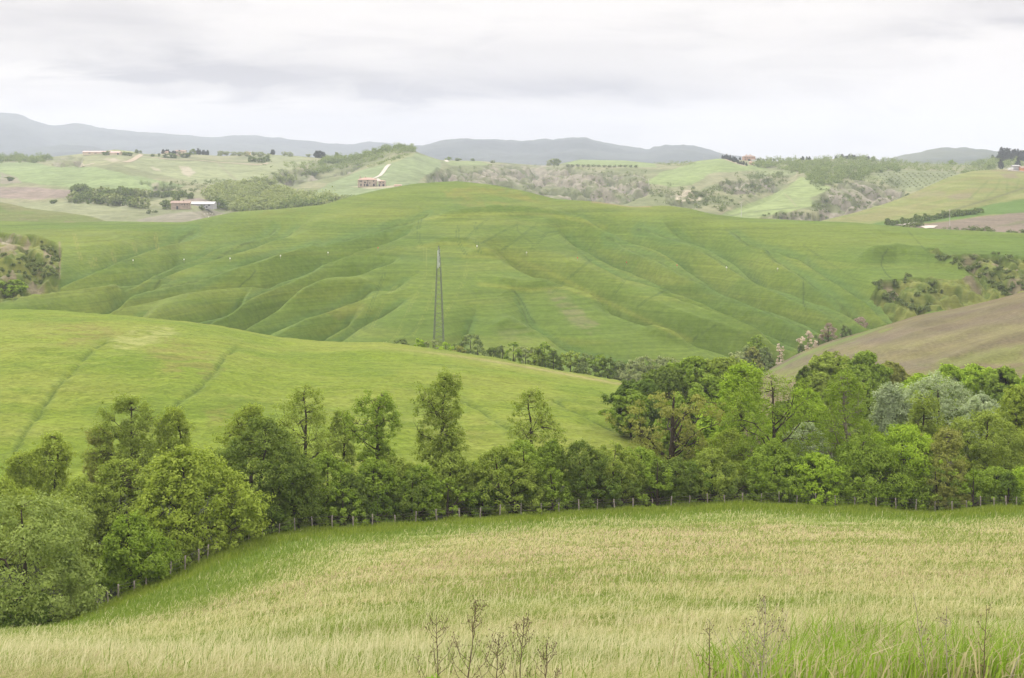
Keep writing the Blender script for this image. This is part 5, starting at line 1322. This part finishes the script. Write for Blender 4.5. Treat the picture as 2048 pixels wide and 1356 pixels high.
pole("short white pole before the dark tree right of the white-roofed barn", far, 438, 417.5, 405, [], WHITE, 0.28)
pole("thin pole on the bare skyline, left of the villa avenue", far, 1408, 320, 310, [(0.9, 0.7)], CONC, 0.2)
pole("taller thin mast at the head of the villa avenue", far, 1439.5, 318, 301, [(0.95, 0.5)], CONC, 0.2)
pole("faint pole on the middle ridge before the mountains", far, 1060, 331, 322, [], CONC, 0.2)
pole("lone pole at the left tip of the bright field on the eroded slope", far, 1297, 370, 357, [], CONC, 0.2)

# ================================================================ marker posts on the hill
MARK = [(266,527,'w'),(368,525,'w'),(460,523.5,'w'),(561,518,'w'),(656,511.5,'w'),(756,502,'r'),(954,498.5,'w'),(1053,511.5,'w'),(1155,522,'r'),(1253,530.5,'r'),(1354,536.5,'r'),(1453,541,'w'),(1555,543.5,'w')]
REDP = principled("red_paint", (0.50, 0.06, 0.04), 0.6)
cnt = {'w': 0, 'r': 0}
for u, v, k in MARK:
    x, y, z = big.hit(u, v)
    r = empty("marker_post", (x, y, z)); c_ = "white" if k == 'w' else "red"
    tag(r, f"{c_}-topped marker post on the green hill, {nth(cnt[k])} {c_} one from the left", "marker post", "marker posts across the green hill"); cnt[k] += 1
    m = MB(); m.tube([(0, 0, -0.3), (0, 0, 1.2)], 0.06, 6); m.build("post", WOODP, r)
    m = MB()
    w = 0.19
    m.add([(-w,-w,1.0),(w,-w,1.0),(w,w,1.0),(-w,w,1.0),(-w,-w,1.25),(w,-w,1.25),(w,w,1.25),(-w,w,1.25),(0,0,1.6)], [(3,2,1,0),(0,1,5,4),(1,2,6,5),(2,3,7,6),(3,0,4,7)], [(4,5,8),(5,6,8),(6,7,8),(7,4,8)])
    m.build("cap", WHITE if k == 'w' else REDP, r)

# ================================================================ sheep by the barn
WOOL = principled("wool", (0.72, 0.68, 0.60), 0.95, var=0.08)
def sheep_mesh():
    me = bpy.data.meshes.new("sheep")
    v = [(0,0,.62),(.42,0,.66),(-.42,0,.64),(.62,0,.80),(.86,0,.74),(.30,.15,.40),(.32,.16,.0),(.30,-.15,.40),(.32,-.16,.0),(-.34,.15,.40),(-.40,.16,.22),(-.36,.16,.0),(-.34,-.15,.40),(-.40,-.16,.22),(-.36,-.16,.0),(-.58,0,.55)]
    e = [(0,1),(0,2),(1,3),(3,4),(1,5),(5,6),(1,7),(7,8),(2,9),(9,10),(10,11),(2,12),(12,13),(13,14),(2,15)]
    me.from_pydata(v, e, [])
    o = bpy.data.objects.new("sheep", me); COL.objects.link(o)
    md = o.modifiers.new("skin", 'SKIN')
    rr = [.32,.28,.30,.15,.08,.10,.05,.10,.05,.11,.05,.05,.11,.05,.05,.06]
    for i, q in enumerate(me.skin_vertices[0].data if me.skin_vertices else []):
        q.radius = (rr[i], rr[i]); q.use_root = (i == 0)
    if not me.skin_vertices:
        pass
    o.modifiers.new("sub", 'SUBSURF').levels = 1
    dg = bpy.context.evaluated_depsgraph_get()
    m2 = bpy.data.meshes.new_from_object(o.evaluated_get(dg))
    bpy.data.objects.remove(o); m2.name = "sheep"
    m2.materials.clear(); m2.materials.append(WOOL)
    return m2
try:
    SM = sheep_mesh()
except Exception as e:
    SM = None
if SM is not None:
    for i, (u, v) in enumerate([(408.5,429.5),(414.5,428.5),(420.5,428),(424.5,429.5),(417,435.5),(429,435.2),(434,433.2),(440,432.4),(443.5,431.6)]):
        x, y, z = far.hit(u, v)
        o = obj("sheep", SM, None, (x, y, z)); o.rotation_euler = (0, 0, i * 1.9); o.scale = (1.15,) * 3
        tag(o, f"white sheep grazing below the white-roofed barn, {nth(i)} of the flock from the upper left", "sheep", "sheep below the barn")

# ================================================================ wire fence below the trees
fence = empty("wire_fence", at(1000, float(fence_d(1000)))); tag(fence, "long wire fence of rough wooden posts along the foot of the trees", "fence")
fx0 = fence.location
FU = [70,103,136,160,194,216,236,269,292,318,341,370,397,415,431,437,443,480,497,525,558,590,625,664,706,745,790,831,874,919,960,1000,1042,1083,1118,1158,1194,1230,1266,1305,1342,1378,1415,1450,1485,1522,1558,1594,1632,1671,1710,1752,1792,1831,1870,1905,1934,1961,1988,2012,2033,2058]
rng = np.random.default_rng(77)
tops = []
for i, u in enumerate(FU):
    d = float(fence_d(u)); p = at(u, d)
    h = 1.35 + rng.uniform(-0.18, 0.22); r0 = rng.uniform(0.045, 0.085) * (1.25 if u < 300 else 1)
    lx, ly = rng.normal(0, 0.06), rng.normal(0, 0.05)
    m = MB()
    b = np.array(p) - np.array(fx0)
    m.tube([b + [0, 0, -0.4], b + [lx * .3 + rng.normal(0, .012), 0, h * 0.4], b + [lx * .7 + rng.normal(0, .015), ly * .6, h * 0.75], b + [lx, ly, h]], [r0 * 1.1, r0, r0 * 0.95, r0 * 0.85], 6)
    m.build("post", WOODP, fence, smooth=True)
    tops.append((b, lx, ly, h))
m = MB()
for k in (0.25, 0.5, 0.75, 0.95):
    m.tube([b + [lx * k, ly * k - 0.06, h * k] for b, lx, ly, h in tops], 0.012, 3, False)
m.build("wire", principled("rusty_wire", (0.10, 0.085, 0.07), 0.8, 0.3), fence)

# ================================================================ meadow grass
BLADE = bpy.data.materials.new("grass_blade"); BLADE.use_nodes = True
t = BLADE.node_tree; t.nodes.clear()
at_ = N(t, "ShaderNodeAttribute", attribute_name="tint")
d_ = N(t, "ShaderNodeBsdfDiffuse"); tr_ = N(t, "ShaderNodeBsdfTranslucent"); mx_ = N(t, "ShaderNodeMixShader"); mx_.inputs[0].default_value = 0.42
L(t, at_.outputs['Color'], d_.inputs[0]); L(t, at_.outputs['Color'], tr_.inputs[0]); L(t, d_.outputs[0], mx_.inputs[1]); L(t, tr_.outputs[0], mx_.inputs[2])
o_ = N(t, "ShaderNodeOutputMaterial"); L(t, mx_.outputs[0], o_.inputs[0])
def blades(rng, x, y, h, w, lean, col, z=None):
    """bent blades of two segments; arrays of base positions, heights, widths, lean vectors and colours"""
    n = len(x)
    if z is None: z = meadow.zs(x, y) - 0.03
    th = rng.random(n) * 2 * np.pi
    sx_, sy_ = np.cos(th) * w / 2, np.sin(th) * w / 2
    lx, ly = lean[:, 0], lean[:, 1]
    b = np.stack([x, y, z], 1)
    m = b + np.stack([lx * 0.35 * h, ly * 0.35 * h, h * 0.62], 1)
    tp = b + np.stack([lx * h, ly * h, h * (1.0 - 0.25 * np.hypot(lx, ly))], 1)
    s = np.stack([sx_, sy_, 0 * sx_], 1)
    v = np.stack([b - s, b + s, m + s * 0.8, m - s * 0.8, tp], 1).reshape(-1, 3)
    i = np.arange(n)[:, None] * 5
    return v, i + np.array([[0, 1, 2, 3]]), i + np.array([[3, 2, 4]]), np.repeat(col, 5, 0)
def grass(name, label, parts):
    V_, A, B_, C_ = [], [], [], []; off = 0
    for v, a, b, c in parts:
        V_.append(v); A.append(a + off); B_.append(b + off); C_.append(c); off += len(v)
    me = make_mesh(name, np.concatenate(V_), [np.concatenate(A), np.concatenate(B_)], BLADE, {"tint": ('FLOAT_COLOR', np.concatenate(C_))})
    o = obj(name, me); tag(o, label, "grass", kind="stuff")
    return o
def sample(rng, n, d0, d1, u0=-420, u1=2470, p=1.0):
    """ground points spread over the meadow, denser towards the viewer"""
    q = rng.random(n)
    d = 1 / (1 / d0 + (1 / d1 - 1 / d0) * q) if p == 1 else np.sqrt(d0 ** 2 + (d1 ** 2 - d0 ** 2) * q)
    u = rng.uniform(u0, u1, n)
    return d * (u - UC) / FPX, d, u
def sward_col(rng, x, y, n):
    g, p, e, dip = meadow_mix(x, y)
    r_ = rng.random(n)
    straw = lerp((0.460, 0.435, 0.200), (0.660, 0.620, 0.350), rng.random(n))
    green = lerp((0.160, 0.225, 0.040), (0.300, 0.370, 0.090), rng.random(n))
    pinkc = lerp((0.400, 0.310, 0.200), (0.540, 0.430, 0.290), rng.random(n))
    lush = lerp((0.105, 0.175, 0.022), (0.210, 0.290, 0.045), rng.random(n))
    isg = r_ < 0.40 + 0.42 * g
    c = np.where(isg[:, None], green, straw)
    isp = (rng.random(n) < 0.42 * p) & ~isg
    c = np.where(isp[:, None], pinkc, c)
    isl = (rng.random(n) < 0.75 * e) | (rng.random(n) < 0.7 * dip)
    return np.where(isl[:, None], lush, c), e, dip
rng = np.random.default_rng(11)
parts = []
for (n, d0, d1, h0, h1, w) in ((980000, 21.5, 156, 0.15, 0.37, 0.00040),):
    x, y, u = sample(rng, n, d0, d1)
    fd = fence_d(u)
    k = y < fd + 1.5
    x, y = x[k], y[k]; n = len(x)
    c, e, dip = sward_col(rng, x, y, n)
    h = rng.uniform(h0, h1, n) * (0.75 + 0.5 * vnoise(x / 2.2, y / 2.2, 5)) * (1 + 0.55 * e - 0.45 * dip)
    wind = vnoise(x / 4, y / 4, 15)
    ln = np.stack([0.25 + 0.5 * wind + rng.normal(0, 0.7, n), rng.normal(-0.1, 0.7, n)], 1) * (1 - 0.55 * e)[:, None]
    aa = 2.6 * (fbm(x / 7, y / 7, 55, 3) - 0.5) * 2
    ln = np.stack([ln[:, 0] * np.cos(aa) - ln[:, 1] * np.sin(aa), ln[:, 0] * np.sin(aa) + ln[:, 1] * np.cos(aa)], 1)
    parts.append(blades(rng, x, y, h * (0.9 + 0.002 * y), w * y * rng.uniform(0.6, 1.4, n), ln, c))
grass("meadow_grass", "pale seeding grass and green blades covering the sloping meadow", parts)
# seed stalks standing above the sward
x, y, u = sample(rng, 22000, 23, 75)
n = len(x); g, p, e, dip = meadow_mix(x, y)
h = rng.uniform(0.42, 0.66, n)
sv, sa, sb, sc = blades(rng, x, y, h, 0.010 + 0.00022 * y, np.stack([rng.normal(0.25, 0.3, n), rng.normal(0, 0.3, n)], 1), lerp((0.46, 0.46, 0.22), (0.72, 0.68, 0.42), rng.random(n)))
grass("seed_stalks", "thin pale seed stalks standing above the near meadow grass", [(sv, sa, sb, sc)])
# tall green grass standing along the fence
x, y, u = sample(rng, 76000, 95, 152); fd = fence_d(u)
y = fd - np.abs(rng.normal(0, 5.0, len(y))) + 0.8; x = y * (u - UC) / FPX
n = len(x)
c = lerp((0.140, 0.205, 0.020), (0.300, 0.360, 0.060), rng.random(n))
h = rng.uniform(0.3, 0.75, n) * (0.6 + 0.8 * vnoise(x / 3, y / 3, 25))
grass("fence_grass", "taller deep green grass along the foot of the fence", [blades(rng, x, y, h, 0.055 * rng.uniform(0.6, 1.4, n), np.stack([0.1 + rng.normal(0, 0.2, n), rng.normal(0, 0.2, n)], 1), c)])
# rank tuft at the lower right
parts = []
TUFT = [(1500,1330,1.0),(1560,1345,1.0),(1620,1310,1.2),(1680,1290,1.3),(1760,1300,1.2),(1830,1320,1.1),(1900,1310,1.3),(1960,1330,1.2),(2030,1330,1.3),(1460,1352,0.8),(1700,1340,1.2),(1850,1350,1.1),(1990,1352,1.2),(1600,1356,1.0),(2060,1300,1.0)]
for (u, v, s_) in TUFT:
    x0, y0, z0 = meadow.hit(u, v + 45)
    n = 620
    x = x0 + rng.normal(0, 0.42 * s_, n); y = y0 + rng.normal(0, 0.5, n)
    isg = rng.random(n) < 0.62
    c = np.where(isg[:, None], lerp((0.150, 0.265, 0.018), (0.330, 0.460, 0.080), rng.random(n)), lerp((0.38, 0.34, 0.17), (0.58, 0.53, 0.31), rng.random(n)))
    h = rng.uniform(0.30, 1.05, n) ** 1.1 * s_
    parts.append(blades(rng, x, y, h, rng.uniform(0.010, 0.032, n), np.stack([rng.normal(0.18, 0.35, n), rng.normal(0, 0.3, n)], 1), c))
grass("tall_grass", "rank tall green grass with dry stalks at the lower right", parts)
# scattered green sprigs in the near straw
x, y, u = sample(rng, 2600, 22, 34, -60, 1500)
k = fbm(x / 1.4, y / 1.0, 99) > 0.56
x, y = x[k], y[k]; n = len(x)
grass("green_sprigs", "bright green blades scattered among the pale grass in front", [blades(rng, x, y, rng.uniform(0.3, 0.62, n), rng.uniform(0.012, 0.024, n), np.stack([rng.normal(0.1, 0.25, n), rng.normal(0, 0.2, n)], 1), lerp((0.130, 0.230, 0.018), (0.26, 0.37, 0.06), rng.random(n)))])

# ================================================================ dry weeds in front
STALK = principled("dry_stalk", (0.11, 0.082, 0.056), 0.95, spec=0.1, var=0.3, scale=20)
SEED = principled("seed_heads", (0.15, 0.105, 0.065), 0.95, spec=0.1)
GREENL = leaf_mat("weed_leaf", (0.07, 0.14, 0.012), (0.14, 0.23, 0.03))
def weed(label, u, vb, vtop, seed, nbr=16, green=False, lean=0.0, spread=1.0, pale=False):
    rng = np.random.default_rng(seed)
    x, y, z = meadow.hit(u, vb)
    H = (vb - vtop) * y / FPX
    r = empty("dry_weed", (x, y, z)); tag(r, label, "weed", "dry weeds in the foreground")
    m = MB(); sd = MB()
    zz_ = np.linspace(-0.05, H, 9)
    cx = np.cumsum(rng.normal(0, 0.008 * H, 9)) + lean * H * np.linspace(0, 1, 9) ** 1.3; cx -= cx[0]
    cyy = np.cumsum(rng.normal(0, 0.008 * H, 9))
    m.tube(np.stack([cx, cyy, zz_], 1), np.linspace(0.0085, 0.003, 9), 5)
    for k in range(nbr):
        f = rng.uniform(0.12, 0.97); z0 = H * f
        th = rng.random() * 6.28; ln = H * (0.42 * (1 - f) + 0.06) * rng.uniform(0.6, 1.2) * spread
        p0 = np.array([np.interp(z0, zz_, cx), np.interp(z0, zz_, cyy), z0])
        dr_ = np.array([np.cos(th), np.sin(th) * 0.7, 0])
        pts = [p0, p0 + dr_ * ln * 0.45 + [0, 0, ln * 0.35], p0 + dr_ * ln * 0.75 + [0, 0, ln * 0.95]]
        m.tube(pts, [0.004, 0.003, 0.002], 4)
        for q in range(5):
            a = rng.uniform(0.3, 1.0)
            c = pts[1] * (1 - a) + pts[2] * a + rng.normal(0, 0.016, 3)
            e = c + rng.normal(0, 0.03, 3) + [0, 0, 0.02]
            m.tube([c, e], [0.002, 0.0015], 3, False)
            s_ = rng.uniform(0.004, 0.0085)
            sd.add([e + [s_,0,0], e + [-s_,0,0], e + [0,s_,0], e + [0,-s_,0], e + [0,0,s_*1.5], e + [0,0,-s_*1.5]], None, [(0,2,4),(2,1,4),(1,3,4),(3,0,4),(2,0,5),(1,2,5),(3,1,5),(0,3,5)])
    ns = len(sd.v)
    nq = sum(len(q) for q in m.f4); n3 = sum(len(q) for q in m.f3)
    for q, f3 in zip(sd.v, sd.f3): m.add(q, None, f3 - f3.min())
    n3b = sum(len(q) for q in m.f3)
    m.build("stem", [WOODP if pale else STALK, SEED], r, midx=np.concatenate([np.zeros(nq + n3), np.ones(n3b - n3)]))
    if green:
        cen = np.array([[rng.normal(0, 0.035) + np.interp(z0, zz_, cx), rng.normal(0, 0.03), z0] for z0 in np.linspace(0.10 * H, 0.34 * H, 5)])
        v, f, t_ = leaves(rng, cen, np.full(5, 0.07), 5, 0.075, np.array([0, 0, -0.2]), 0.8)
        obj("leaf_cluster", make_mesh("leaf_cluster", v, f, GREENL, {"tint": ('FLOAT', t_)}), r)
weed("leftmost dry branching weed in front, with green leaves at its base", 878, 1435, 1230, 1, 16, True, -0.04)
weed("tallest dry weed, a single straight stalk rising between its two neighbours", 938, 1435, 1200, 2, 22, False, 0.06)
weed("short bushy dry weed right of the tallest stalk", 990, 1435, 1272, 3, 14, False, 0.10)
weed("dry weed with a thin leaning tip, second tallest of the row in front", 1032, 1435, 1236, 4, 18, False, 0.09)
weed("low twiggy dry weed, rightmost of the row in front", 1088, 1435, 1280, 5, 18, False, 0.05)
weed("brown twiggy weed at the left end of the rank grass", 1525, 1435, 1205, 6, 30, False, 0.0, 1.3, True)
weed("thin dry stalk leaning left out of the rank grass", 1868, 1435, 1185, 7, 5, False, -0.16, 0.4, True)
weed("upright dry stalk in the middle of the rank grass", 1905, 1435, 1215, 8, 8, False, 0.0, 0.5, True)
weed("dark stalk leaning slightly right in the rank grass", 1965, 1435, 1212, 9, 7, False, 0.04, 0.5)
weed("dry stalk bending far right at the lower right corner", 1995, 1435, 1235, 10, 6, False, 0.40, 0.4, True)
weed("thin brown stalk alone left of the rank grass", 1408, 1435, 1245, 12, 7, False, 0.06, 0.5)
